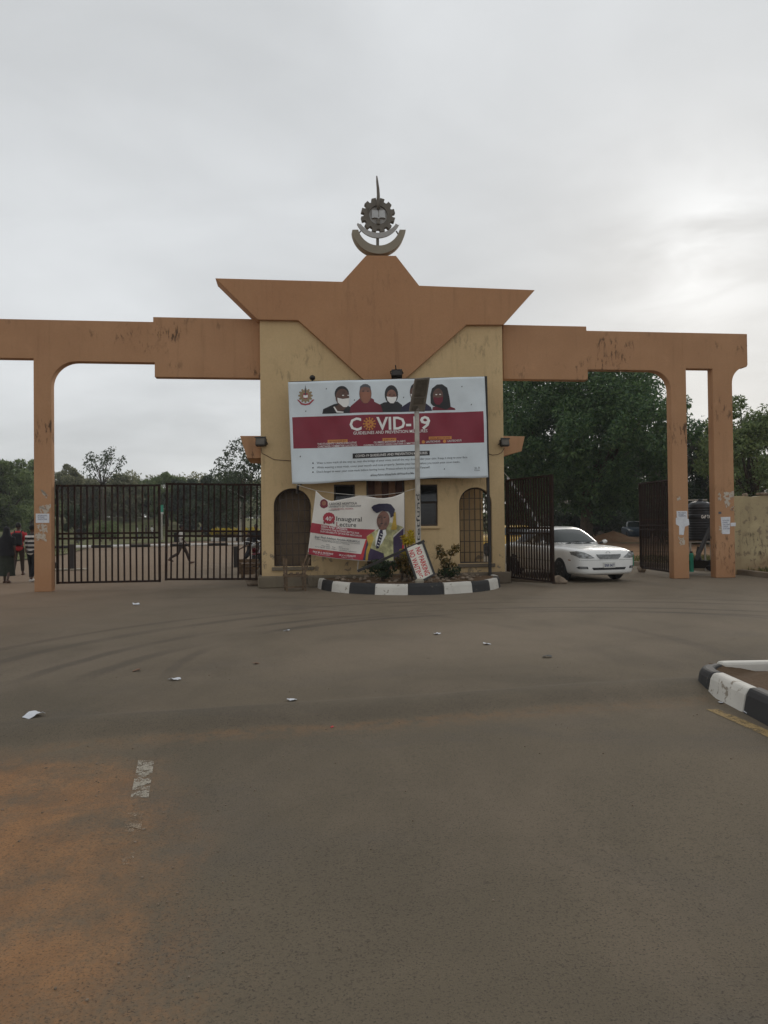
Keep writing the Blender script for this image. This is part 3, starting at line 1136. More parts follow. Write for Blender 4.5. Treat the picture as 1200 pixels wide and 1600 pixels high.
    hole = [(ctr[0] + k * 14.4 * math.cos(R(a)), ctr[1] + k * 14.4 * math.sin(R(a))) for a in range(0, 360, 12)]
    wall_solid('gear', [teeth, hole], VE - 0.06, VE + 0.10, M['emblem_grey'], em, 0.006)
    MB().lathe([(k * 14.35, VE - 0.005), (k * 14.35, VE + 0.05)], 30, 'y', (ctr[0], 0, ctr[1])).build('disc', M['emblem_pale'], em)
    bk = []
    for i in range(11):
        s = i / 10
        bk.append((581.2 + 19.6 * s, 330.0 + 0.5 * math.sin(math.pi * s)))
    bl = [(601.6 - 21 * i / 10, 342.4 - 0.9 * abs(math.sin(2 * math.pi * i / 10)) + (0.9 if i == 5 else 0)) for i in range(11)]
    wall_solid('book', [PXS(bk + bl, VE)], VE - 0.075, VE - 0.012, M['emblem_book'], em, 0.004)
    q = F(591.2, 336, VE)
    MB().box(q[0] - 0.006, q[0] + 0.006, VE - 0.079, VE - 0.074, q[1] - 0.09, q[1] + 0.09).build('book_spine', M['emblem_grey'], em)
    tor = MB()
    tp = [F(590.7, 329, VE), F(590.2, 318, VE), F(590.6, 308, VE), F(590.0, 297, VE), F(588.8, 286, VE), F(588.1, 277.5, VE)]
    tor.path([(p[0], VE - 0.09, p[1]) for p in tp], [0.048, 0.046, 0.043, 0.038, 0.030, 0.016], 10)
    tor.build('torch', M['emblem_grey'], em, smooth=True)
    q = F(590.7, 352, VE); q2 = F(590.4, 344, VE)
    MB().box(q[0] - 0.042, q[0] + 0.042, VE - 0.11, VE - 0.02, q[1], q2[1]).build('torch_handle', M['emblem_grey'], em)
    rb = arc(590.5, 338, 35.0, 35.0, 22, 158, 18)
    ri = arc(590.5, 334, 33.0, 33.0, 152, 28, 18)
    rib = PXS([(625.0, 352.5), (620.5, 355)] + rb[1:-1] + [(560.5, 355.5), (558.5, 350.2), (562.5, 352.0)] + ri[1:-1] + [(617.5, 351.0), (620, 354.5)], VE)
    rib = PXS(arc(590.5, 336.5, 36.5, 37, 25, 155, 20) + [(558.3, 350.2), (562.2, 352.2)] + arc(590.5, 334, 33, 31.5, 146, 34, 20) + [(617.2, 351.2), (622, 353.5)], VE)
    wall_solid('ribbon', [rib], VE - 0.085, VE - 0.03, M['emblem_pale'], em, 0.004)
    cn = MB()
    for a, b, w in (((590, 371), (590, 388), 0.07), ((563.5, 361), (560, 366), 0.03), ((619, 361), (623.5, 368), 0.03)):
        p, q = F(a[0], a[1], VE), F(b[0], b[1], VE)
        MB().bar((p[0], VE, p[1]), (q[0], VE, q[1]), w).build('stay', M['emblem_grey'], em)
    return t


gatehouse()


# ================================================================== GATES
def leaf(name, label, w, h, n, hinge, rz, sag=0.0, mids=(0.505, 0.455), pitch=0.0):
    t = thing(name, label, 'gate', hinge, rz, 'barred iron gate leaves')
    t.rotation_euler = (0, sag, rz)
    st = MB().box(0, 0.06, -0.03, 0.03, 0.0, h).build('stile', M['gate'], t)
    s2 = st.copy()
    COL.objects.link(s2)
    s2.parent = t
    s2.location = (w - 0.06, 0, 0)
    rail = MB().box(0.061, w - 0.061, -0.025, 0.025, -0.025, 0.025).build('rail', M['gate'], t, loc=(0, 0, 0.03))
    for z in (mids[0] * h, mids[1] * h, h - 0.03):
        r = rail.copy()
        COL.objects.link(r)
        r.parent = t
        r.location = (0, 0, z)
    b0 = None
    for i in range(1, n + 1):
        x = w * i / (n + 1)
        if b0 is None:
            b0 = MB().box(-0.021, 0.021, -0.014, 0.014, 0.056, h - 0.056).build('bar', M['gate'], t)
            b = b0
        else:
            b = b0.copy()
            COL.objects.link(b)
            b.parent = t
        b.location = (x, 0.0, 0)
        b.rotation_euler = (rng.uniform(-.003, .003), rng.uniform(-.004, .004), 0)
    hg = MB().path([(0.0, 0, 0.4), (0.0, 0, 0.55)], 0.035, 8).build('hinge', M['iron'], t)
    h2 = hg.copy()
    COL.objects.link(h2)
    h2.parent = t
    h2.location = (0, 0, h - 0.9)
    return t


def gates():
    v = 0.36
    zt = F(170, 757, v)[1]
    zb = F(170, 911, v)[1]
    h = zt - zb
    a = F(88, 830, v)[0]
    b = F(251, 830, v)[0]
    leaf('gate_leaf', 'closed barred iron gate leaf hinged on the poster-pasted single orange leg', b - a, h, 16, fw(a, v, zb), YAW)
    c = F(257, 830, v)[0]
    d = F(409, 830, v)[0]
    leaf('gate_leaf', 'closed barred iron gate leaf hinged on the cream gatehouse wall, slightly sagging', d - c, h, 15, fw(d, v + 0.003, zb), YAW + math.pi, sag=R(-0.9))

    def solve(hinge, L, px, near):
        best = None
        for k in range(0, 3600):
            an = k * math.pi / 1800
            p = Vector(hinge) + Vector((math.cos(an), math.sin(an), 0)) * L
            e = abs(proj((p.x, p.y, 1.5))[0] - px)
            if near == (p.y < hinge.y) and (best is None or e < best[0]):
                best = (e, an)
        return best[1]
    h2 = 2.66
    hg = fw(F(792, 830, 0.35)[0], 0.35, 0.1)
    an = solve(hg, 2.25, 864, True)
    leaf('gate_leaf', 'iron gate leaf swung outward beside the white car', 2.25, h2, 17, hg, an)
    hg2 = fw(F(1049, 830, 0.6)[0], 0.6, 0.12)
    an2 = solve(hg2, 2.25, 1000, False)
    leaf('gate_leaf', 'iron gate leaf swung inward against the twin orange legs', 2.25, h2, 17, hg2, an2)


gates()


# ================================================================== KERBED PLANTERS
def kerb_block(pts_out, pts_in, h, slope=0.05):
    """a kerb block following outer / inner base polylines"""
    n = len(pts_out)
    vs = []
    for o, i in zip(pts_out, pts_in):
        o, i = Vector(o), Vector(i)
        d = (i - o).normalized()
        vs += [(o.x, o.y, -0.02), tuple((o + d * slope * 0.5).to_2d()) + (h * 0.72,), tuple((o + d * slope).to_2d()) + (h,), (i.x, i.y, h), (i.x, i.y, -0.02)]
    fs = []
    for k in range(n - 1):
        for j in range(4):
            fs.append((k * 5 + j, k * 5 + j + 1, (k + 1) * 5 + j + 1, (k + 1) * 5 + j))
    fs.append((4, 3, 2, 1, 0))
    fs.append(tuple((n - 1) * 5 + j for j in range(5)))
    return MB().add(vs, fs)


PLH = 0.25


def planter():
    cu, cv, a, b = 0.55, -0.45, 2.32, 2.62
    t = fthing('planter_kerb', 'half-round planter edged with black and white kerb blocks before the gatehouse', 'planter', cu, cv)
    # arc-length parametrised half ellipse, local coordinates
    P = [(-a * math.cos(math.pi * i / 400), -b * math.sin(math.pi * i / 400)) for i in range(401)]
    s = [0]
    for i in range(400):
        s.append(s[-1] + math.dist(P[i], P[i + 1]))
    wgt = [0.85, 0.9, 0.95, 1, 1.08, 1.12, 1.08, 1.0, 0.95, 0.9, 0.8]
    tot = sum(wgt)
    acc = 0
    for k in range(11):
        s0 = s[-1] * acc / tot
        acc += wgt[k]
        s1 = s[-1] * acc / tot
        po, pi = [], []
        for j in range(7):
            sv = s0 + 0.004 + (s1 - s0 - 0.008) * j / 6
            i = min(range(401), key=lambda q: abs(s[q] - sv))
            th = math.pi * i / 400
            x, y = -a * math.cos(th), -b * math.sin(th)
            nx, ny = math.cos(th) / a, math.sin(th) / b
            l = math.hypot(nx, ny)
            po.append((x, y))
            pi.append((x + nx / l * 0.17, y + ny / l * 0.17))
        kerb_block(po, pi, PLH + rng.uniform(-.012, .012)).build('kerb_block', M['white_paint'] if k % 2 == 0 else M['black_paint'], t, bevel=0.015)
    # soil
    vs, fs = [(0, 0, 0.22)], []
    rings = 10
    for r in range(1, rings + 1):
        for i in range(33):
            th = math.pi * i / 32
            f = r / rings
            vs.append((-(a - 0.15) * f * math.cos(th), -(b - 0.15) * f * math.sin(th) + 0.0, 0.22 + 0.05 * math.sin(5 * f + 3 * th) * (1 - f) + 0.03 * math.sin(17 * th + 9 * f)))
    for i in range(32):
        fs.append((0, 1 + i, 2 + i))
    for r in range(rings - 1):
        for i in range(32):
            b0 = 1 + r * 33 + i
            fs.append((b0, b0 + 1, b0 + 34, b0 + 33))
    o = MB().add(vs, fs).build('soil', M['soil'], t, smooth=True)


planter()


def rock(name, label, loc, size, seed, mat=None, sub=3):
    bm = bmesh.new()
    bmesh.ops.create_icosphere(bm, subdivisions=sub, radius=1)
    rr = random.Random(seed)
    dirs = [(Vector((rr.uniform(-1, 1), rr.uniform(-1, 1), rr.uniform(-1, 1))).normalized(), rr.uniform(0.55, 0.85)) for _ in range(9)]
    for v in bm.verts:
        for d, k in dirs:
            e = v.co.dot(d) - k
            if e > 0:
                v.co -= d * e * 0.85
        v.co *= 1 + rr.uniform(-.03, .03)
        v.co = Vector((v.co.x * size[0], v.co.y * size[1], (v.co.z + 0.6) * size[2]))
    me = bpy.data.meshes.new(name)
    bm.to_mesh(me)
    bm.free()
    me.materials.append(mat or M['stone'])
    o = link(name, me, smooth=True)
    o.location = loc
    return tag(o, label, 'stone')


def island():
    t = thing('island_kerb', 'traffic island corner of chunky black and white kerb blocks', 'kerb', (2.95, 7.3, 0), 0)
    # local: x right, y away.  outer path: comes from behind the camera along x=0, rounds the corner, goes right
    path = [(0.10, -9.0), (0.0, -1.5), (0.0, -0.1)]
    path = [(0.0, -9.0 + 0.5 * i) for i in range(18)] + [(0.0, -0.25)]
    path += [(0.42 - 0.42 * math.cos(R(x)), -0.05 + 0.42 * math.sin(R(x))) for x in range(0, 91, 10)]
    path += [(0.6 + 0.4 * i, 0.37 + 0.012 * i) for i in range(12)]
    s = [0]
    for i in range(len(path) - 1):
        s.append(s[-1] + math.dist(path[i], path[i + 1]))

    def at(v):
        v = min(max(v, 0), s[-1])
        for i in range(len(path) - 1):
            if s[i + 1] >= v:
                break
        k = (v - s[i]) / max(1e-6, s[i + 1] - s[i])
        p, q = Vector(path[i]), Vector(path[i + 1])
        c = p.lerp(q, k)
        d = (q - p).normalized()
        return c, Vector((d.y, -d.x))
    # block boundaries measured from the corner
    corner = 8.86
    bs = [corner - 0.06 - 0.70 * k for k in range(11, -1, -1)] + [corner + 0.62, corner + 1.5, corner + 2.3, corner + 3.1, corner + 4.0]
    for k in range(len(bs) - 1):
        po, pi = [], []
        for j in range(9):
            c, n = at(bs[k] + 0.004 + (bs[k + 1] - bs[k] - 0.008) * j / 8)
            po.append((c.x, c.y))
            pi.append((c.x + n.x * 0.17, c.y + n.y * 0.17))
        col = M['black_paint'] if (k - 11) % 2 == 0 else M['white_paint']
        kerb_block(po, pi, 0.205 + rng.uniform(-.010, .010), 0.06).build('kerb_block', col, t, bevel=0.025)
    vs, fs = [], []
    nx, ny = 24, 50
    for j in range(ny + 1):
        for i in range(nx + 1):
            x, y = 0.12 + 4.6 * i / nx, -8.9 + 9.2 * j / ny
            if y > -0.2 and x < 0.4:
                x = max(x, 0.2)
            vs.append((x, min(y, 0.22), 0.13 + 0.04 * math.sin(3.1 * x + 2 * y) + 0.03 * math.sin(7 * y - 4 * x) + rng.uniform(-.012, .012)))
    for j in range(ny):
        for i in range(nx):
            q = j * (nx + 1) + i
            fs.append((q, q + 1, q + nx + 2, q + nx + 1))
    MB().add(vs, fs).build('soil', M['soil'], t, smooth=True)


island()


# ================================================================== PRINTED SHEETS
_tc = {}


def text2d(s, bold=0.0):
    k = (s, bold)
    if k in _tc:
        return _tc[k]
    cu = bpy.data.curves.new('t', 'FONT')
    cu.body = s
    cu.size = 1
    cu.resolution_u = 2
    cu.offset = bold
    o = bpy.data.objects.new('t', cu)
    me = bpy.data.meshes.new_from_object(o)
    vs = [(v.co.x, v.co.y) for v in me.vertices]
    fs = [tuple(p.vertices) for p in me.polygons]
    bpy.data.objects.remove(o)
    xs = [v[0] for v in vs]
    x0, x1 = min(xs), max(xs)
    _tc[k] = ([((v[0] - x0) / (x1 - x0), v[1] / 0.72) for v in vs], fs)
    return _tc[k]


class Sheet:
    """a printed sheet hung parallel to the facade; surface(u,z)->depth offset"""

    def __init__(s, v0, wr, parent, uoff):
        s.v0, s.wr, s.parent, s.uoff = v0, wr, parent, uoff

    def pt(s, px, py, off):
        u, z = F(px, py, s.v0)
        return (u - s.uoff, s.v0 + s.wr(u, z) - off, z)

    def poly(s, name, pts, mat, layer=1, cuts=6):
        bm = bmesh.new()
        vv = [bm.verts.new((p[0], p[1], 0)) for p in pts]
        f = bm.faces.new(vv)
        bmesh.ops.triangulate(bm, faces=[f])
        for _ in range(cuts):
            long = [e for e in bm.edges if e.calc_length() > 7]
            if not long:
                break
            bmesh.ops.subdivide_edges(bm, edges=long, cuts=1)
            bmesh.ops.triangulate(bm, faces=bm.faces)
        bm.verts.index_update()
        mb = MB()
        mb.add([s.pt(v.co.x, v.co.y, 0.003 + 0.0022 * layer) for v in bm.verts], [tuple(v.index for v in f.verts) for f in bm.faces])
        bm.free()
        return mb.build(name, mat, s.parent)

    def text(s, body, p0, p1, h, mat, bold=0.0, layer=3, name='lettering'):
        vs, fs = text2d(body, bold)
        p0, p1 = Vector(p0), Vector(p1)
        d = p1 - p0
        n = Vector((d.y, -d.x)).normalized()      # up on screen
        mb = MB()
        out = []
        for x, y in vs:
            q = p0 + d * x + n * (y * h)
            out.append(s.pt(q.x, q.y, 0.003 + 0.0022 * layer))
        mb.add(out, fs)
        return kind(mb.build(name, mat, s.parent, recalc=False), 'stuff') if len(body) > 9 else mb.build(name, mat, s.parent, recalc=False)

    def ell(s, name, cx, cy, rx, ry, mat, layer=2, rot=0):
        pts = []
        for i in range(20):
            a = 2 * math.pi * i / 20
            x, y = rx * math.cos(a), ry * math.sin(a)
            pts.append((cx + x * math.cos(rot) - y * math.sin(rot), cy + x * math.sin(rot) + y * math.cos(rot)))
        return s.poly(name, pts, mat, layer, 1)


def covid_board():
    v0 = -0.80
    u_off = F(605, 672, v0)[0]
    t = fthing('billboard', 'wide framed health banner with masked faces and COVID-19 lettering', 'billboard', u_off, 0)

    def wr(u, z):
        return 0.024 * math.sin(1.9 * u + 1.3 * z) + 0.013 * math.sin(4.3 * u - 3.1 * z + 1) + 0.006 * math.sin(9 * u + 5 * z)
    S = Sheet(v0, wr, t, u_off)
    TL, TR, BR, BL = (450, 597), (757, 588.5), (763, 745), (456.5, 756)

    def q(s, k):
        a = Vector(TL).lerp(Vector(TR), s)
        b = Vector(BL).lerp(Vector(BR), s)
        e = a.lerp(b, k)
        e.y += 1.2 * math.sin(s * 15) * (1 if k > 0.98 else 0.3 * k)
        return e
    nx, ny = 72, 44
    ks = [0.0] + [i / ny for i in range(1, ny)] + [1.0]
    k1, k2 = 0.345, 0.655
    ks = sorted(set([round(x, 4) for x in ks] + [k1, k2]))
    vs, fs = [], []
    mb = MB()
    for k in ks:
        for i in range(nx + 1):
            e = q(i / nx, k)
            vs.append(S.pt(e.x, e.y, 0))
    m = []
    for j in range(len(ks) - 1):
        for i in range(nx):
            a = j * (nx + 1) + i
            fs.append((a, a + nx + 1, a + nx + 2, a + 1))
            red = k1 - 1e-6 <= ks[j] and ks[j + 1] <= k2 + 1e-6 and 1 <= i < nx - 1
            m.append(1 if red else 0)
    mb.add(vs, fs)
    mb.m = m
    o = mb.build('vinyl_sheet', [M['banner_white'], M['banner_red']], t, smooth=True)
    sd = o.modifiers.new('thick', 'SOLIDIFY')
    sd.thickness = 0.002
    sd.offset = 1.0
    # frame behind
    for a, b in (((452, 598), (755, 590)), ((459, 754), (760, 744)), ((452, 598), (459, 754)), ((755, 590), (760, 744))):
        p, r = F(a[0], a[1], v0 + 0.08), F(b[0], b[1], v0 + 0.08)
        MB().bar((p[0] - u_off, v0 + 0.08, p[1]), (r[0] - u_off, v0 + 0.08, r[1]), 0.05).build('frame_bar', M['iron'], t)
    p, r = F(758.5, 588, v0 + 0.04), F(770, 905, v0 + 0.04)
    MB().bar((p[0] - u_off, v0 + 0.04, p[1]), (r[0] - u_off, v0 + 0.30, 0.18), 0.07).build('post', M['iron'], t)
    for px, py in ((470, 756), (480, 610), (740, 600), (600, 751), (740, 742)):
        p = F(px, py, v0 + 0.1)
        MB().bar((p[0] - u_off, v0 + 0.1, p[1]), (p[0] - u_off, VB - 0.002, p[1]), 0.04).build('bracket', M['iron'], t)
    p = F(466, 757, v0 + 0.06)
    MB().bar((p[0] - u_off, v0 + 0.06, p[1]), (p[0] - u_off - 0.03, v0 + 0.12, p[1] - 0.22), 0.05).build('bracket', M['iron'], t)
    # print -----------------------------------------------------------
    A = lambda x, y: (450 + x * 0.13333, 590 + y * 0.13333)
    B = lambda x, y: (600 + x * 0.13333, 590 + y * 0.13333)

    def P(fn, pts):
        return [fn(*p) for p in pts]

    def el(fn, name, cx, cy, rx, ry, mat, layer, rot=0):
        c = fn(cx, cy)
        S.ell(name, c[0], c[1], rx * .13333, ry * .13333, mat, layer, rot)
    n = 'printed_portrait'
    # crest
    el(A, 'printed_crest', 205, 210, 66, 68, M['p_tan'], 1)
    for i in range(12):
        a = i * math.pi / 6
        el(A, 'printed_crest', 205 + 72 * math.cos(a), 210 + 74 * math.sin(a), 13, 13, M['p_tan'], 2)
    el(A, 'printed_crest', 205, 212, 34, 36, M['p_red'], 3)
    S.poly('printed_crest', P(A, [(180, 200), (205, 208), (232, 200), (232, 232), (205, 238), (180, 232)]), M['p_white'], 4)
    S.poly('printed_crest', P(A, [(197, 205), (199, 120), (203, 82), (208, 120), (213, 205)]), M['p_grey'], 5)
    S.poly('printed_crest', P(A, [(105, 255), (125, 258), (165, 298), (205, 306), (245, 298), (290, 255), (310, 258), (255, 315), (205, 325), (155, 315)]), M['p_red'], 2)
    # first sitter
    S.poly(n, P(A, [(402, 424), (412, 370), (540, 312), (600, 300), (700, 330), (745, 352), (745, 416)]), M['p_black'], 1)
    S.poly(n, P(A, [(535, 345), (600, 315), (690, 335), (650, 385), (600, 390), (570, 380)]), M['p_skin1'], 2)
    S.poly(n, P(A, [(530, 345), (545, 340), (580, 392), (650, 400), (650, 412), (570, 412)]), M['p_white'], 3)
    el(A, n, 630, 192, 84, 92, M['p_black'], 2)
    el(A, n, 636, 232, 80, 100, M['p_skin1'], 3)
    S.poly(n, P(A, [(578, 238), (640, 252), (722, 240), (712, 310), (690, 346), (650, 346), (582, 292)]), M['p_white'], 4)
    el(A, n, 645, 210, 13, 6, M['p_white'], 5)
    el(A, n, 705, 210, 10, 6, M['p_white'], 5)
    # second sitter
    S.poly(n, P(A, [(722, 414), (734, 335), (835, 250), (860, 232), (960, 232), (1005, 258), (1010, 285), (1085, 322), (1112, 408)]), M['p_maroon'], 2)
    el(A, n, 906, 190, 72, 116, M['p_skin2'], 3)
    S.poly(n, P(A, [(838, 160), (845, 105), (880, 78), (930, 78), (965, 105), (972, 160), (950, 118), (905, 108), (860, 118)]), M['p_grey'], 4)
    S.poly(n, P(A, [(842, 176), (905, 168), (972, 176), (965, 240), (930, 300), (885, 300), (850, 240)]), M['p_mask'], 5)
    el(A, n, 880, 160, 12, 5, M['p_black'], 5)
    el(A, n, 935, 160, 12, 5, M['p_black'], 5)
    # third sitter
    S.poly(n, P(B, [(-60, 408), (-58, 320), (0, 292), (160, 280), (215, 322), (205, 402)]), M['p_black'], 1)
    el(B, n, 86, 200, 80, 112, M['p_black'], 2)
    el(B, n, 88, 218, 58, 78, M['p_skin2'], 3)
    S.poly(n, P(B, [(28, 224), (90, 230), (150, 224), (138, 272), (110, 302), (72, 302), (40, 272)]), M['p_white'], 4)
    el(B, n, 65, 205, 12, 6, M['p_black'], 4)
    el(B, n, 118, 205, 12, 6, M['p_black'], 4)
    # fourth sitter
    S.poly(n, P(B, [(188, 402), (205, 345), (300, 282), (480, 290), (550, 345), (566, 388)]), M['p_navy'], 2)
    el(B, n, 370, 170, 66, 108, M['p_skin1'], 3)
    S.poly(n, P(B, [(308, 140), (320, 95), (365, 65), (420, 80), (436, 150), (400, 110), (340, 110)]), M['p_black'], 4)
    S.poly(n, P(B, [(312, 190), (370, 195), (430, 190), (420, 250), (380, 280), (330, 262)]), M['p_white'], 4)
    # fifth sitter
    S.poly(n, P(B, [(566, 384), (572, 345), (650, 328), (780, 340), (832, 358), (840, 378)]), M['p_maroon'], 1)
    S.poly(n, P(B, [(548, 300), (545, 200), (562, 128), (620, 82), (680, 78), (740, 120), (768, 240), (782, 345), (730, 376), (640, 350), (575, 330)]), M['p_black'], 2)
    el(B, n, 632, 215, 60, 88, M['p_skin1'], 3)
    S.poly(n, P(B, [(580, 228), (635, 238), (690, 224), (685, 280), (650, 320), (610, 315), (585, 285)]), M['p_maroon'], 4)
    el(B, n, 612, 200, 12, 6, M['p_white'], 4)
    el(B, n, 656, 198, 12, 6, M['p_white'], 4)
    # title
    w = M['p_white']
    S.text('C', (546.5, 673), (565, 672), 20, w, 0.022)
    S.text('VID-', (588, 671.5), (642.5, 670.2), 20, w, 0.022)
    S.text('1', (646.5, 670.2), (654.5, 670), 20, w, 0.022)
    S.text('9', (656.5, 670), (672.5, 669.6), 20, w, 0.022)
    cx, cy = 577, 662.5
    S.ell('printed_virus', cx, cy, 6.4, 6.4, M['p_orange'], 3)
    for i in range(12):
        a = i * math.pi / 6
        x, y = cx + 9 * math.cos(a), cy + 9 * math.sin(a)
        c, s_ = math.cos(a), math.sin(a)
        S.poly('printed_virus', [(cx + 5 * c - 0.7 * s_, cy + 5 * s_ + 0.7 * c), (cx + 5 * c + 0.7 * s_, cy + 5 * s_ - 0.7 * c), (x + 0.7 * s_, y - 0.7 * c), (x - 0.7 * s_, y + 0.7 * c)], M['p_orange'], 3)
        S.ell('printed_virus', x, y, 1.4, 1.4, M['p_orange'], 4)
    for dx, dy in ((-2, -2), (2, 1), (-1, 3)):
        S.ell('printed_virus', cx + dx, cy + dy, 1.3, 1.3, M['p_red'], 5)
    S.text('GUIDELINES AND PREVENTION MEASURES', (552, 679.3), (668, 675.3), 4.8, w, 0.008)
    for (x0, y0, x1, tx) in ((512, 687.2, 543, 'SPONSORED BY'), (597.5, 684.8, 619, 'LED BY'), (670, 682.2, 706, 'SOCIAL MEDIA HANDLES')):
        sl = -0.024
        S.poly('printed_tab', [(x0, y0 + 4.6), (x1, y0 + 4.6 + sl * (x1 - x0)), (x1, y0 + sl * (x1 - x0)), (x0, y0)], M['p_orange'], 2)
        S.text(tx, (x0 + 2.5, y0 + 3.6), (x1 - 2.5, y0 + 3.6 + sl * (x1 - x0)), 2.4, M['p_maroon'], 0.01)
    S.text("THE STUDENTS' UNION EXECUTIVE", (496, 695.2), (557, 693.2), 3.0, w, 0.006)
    S.text('CARETAKER COMMITTEE (LAUTECH)', (496.5, 699.2), (558, 697.2), 3.0, w, 0.006)
    S.text('OLUMIDE ANTHONY OLABIYI', (584, 692.8), (633, 690.8), 3.0, w, 0.006)
    S.text("CHAIRMAN, STUDENTS' UNION CARETAKER COMMITTEE", (568, 697.0), (648, 693.8), 2.6, w, 0.004)
    S.ell('printed_tab', 661.5, 690.5, 2.6, 2.6, M['p_orange'], 3)
    S.text('LAUTECHSUG', (666, 691.8), (688, 690.8), 3.2, w, 0.006)
    S.ell('printed_tab', 695, 689.2, 2.6, 2.6, M['p_orange'], 3)
    S.text('LAUTECHSUG', (700, 690.4), (721, 689.4), 3.2, w, 0.006)
    S.poly('printed_tab', [(551, 716.6), (671.5, 711.2), (671.5, 704), (551, 708.6)], M['p_black'], 2)
    S.text('COVID-19 GUIDELINES AND PREVENTION MEASURES', (555.5, 714.4), (668, 709.4), 3.9, w, 0.008, 4)
    g = M['p_grey']
    for i, (tx, x1, y0, y1) in enumerate((
            ('Wear a nose mask all the way up, near the bridge of your nose, and all the way down under your chin. Keep it snug to your face.', 731, 724.8, 715.6),
            ('While wearing a nose mask, cover your mouth and nose properly. Sanitize your hands before you touch your nose masks.', 719, 732, 722.8),
            ("Don't forget to wear your nose mask before leaving home. Protect others by protecting Yourself.", 672, 738.8, 731.4))):
        S.text(tx, (495, y0), (x1, y1), 3.3, g, 0.0)
        S.ell('printed_bullet', 489, y0 - 1.2, 1.1, 1.1, M['p_black'], 3)
    S.text('#StayAlive #StaySafe #WearForMe', (579, 744), (647, 740.6), 3.1, g, 0.008)
    S.text('St. B', (742, 732.4), (750, 732), 3.0, g, 0.0)
    S.text('Prints', (742, 735.8), (750, 735.4), 2.4, g, 0.0)
    for px, py in ((509.5, 607.5), (721, 604), (469, 713), (736, 632), (694, 732.5), (553.5, 625), (630.5, 620.5), (477.5, 642)):
        S.poly('grommet', [(px - 1, py + 1), (px + 1, py + 1.2), (px + 0.8, py - 1.2)], M['p_black'], 2)


covid_board()


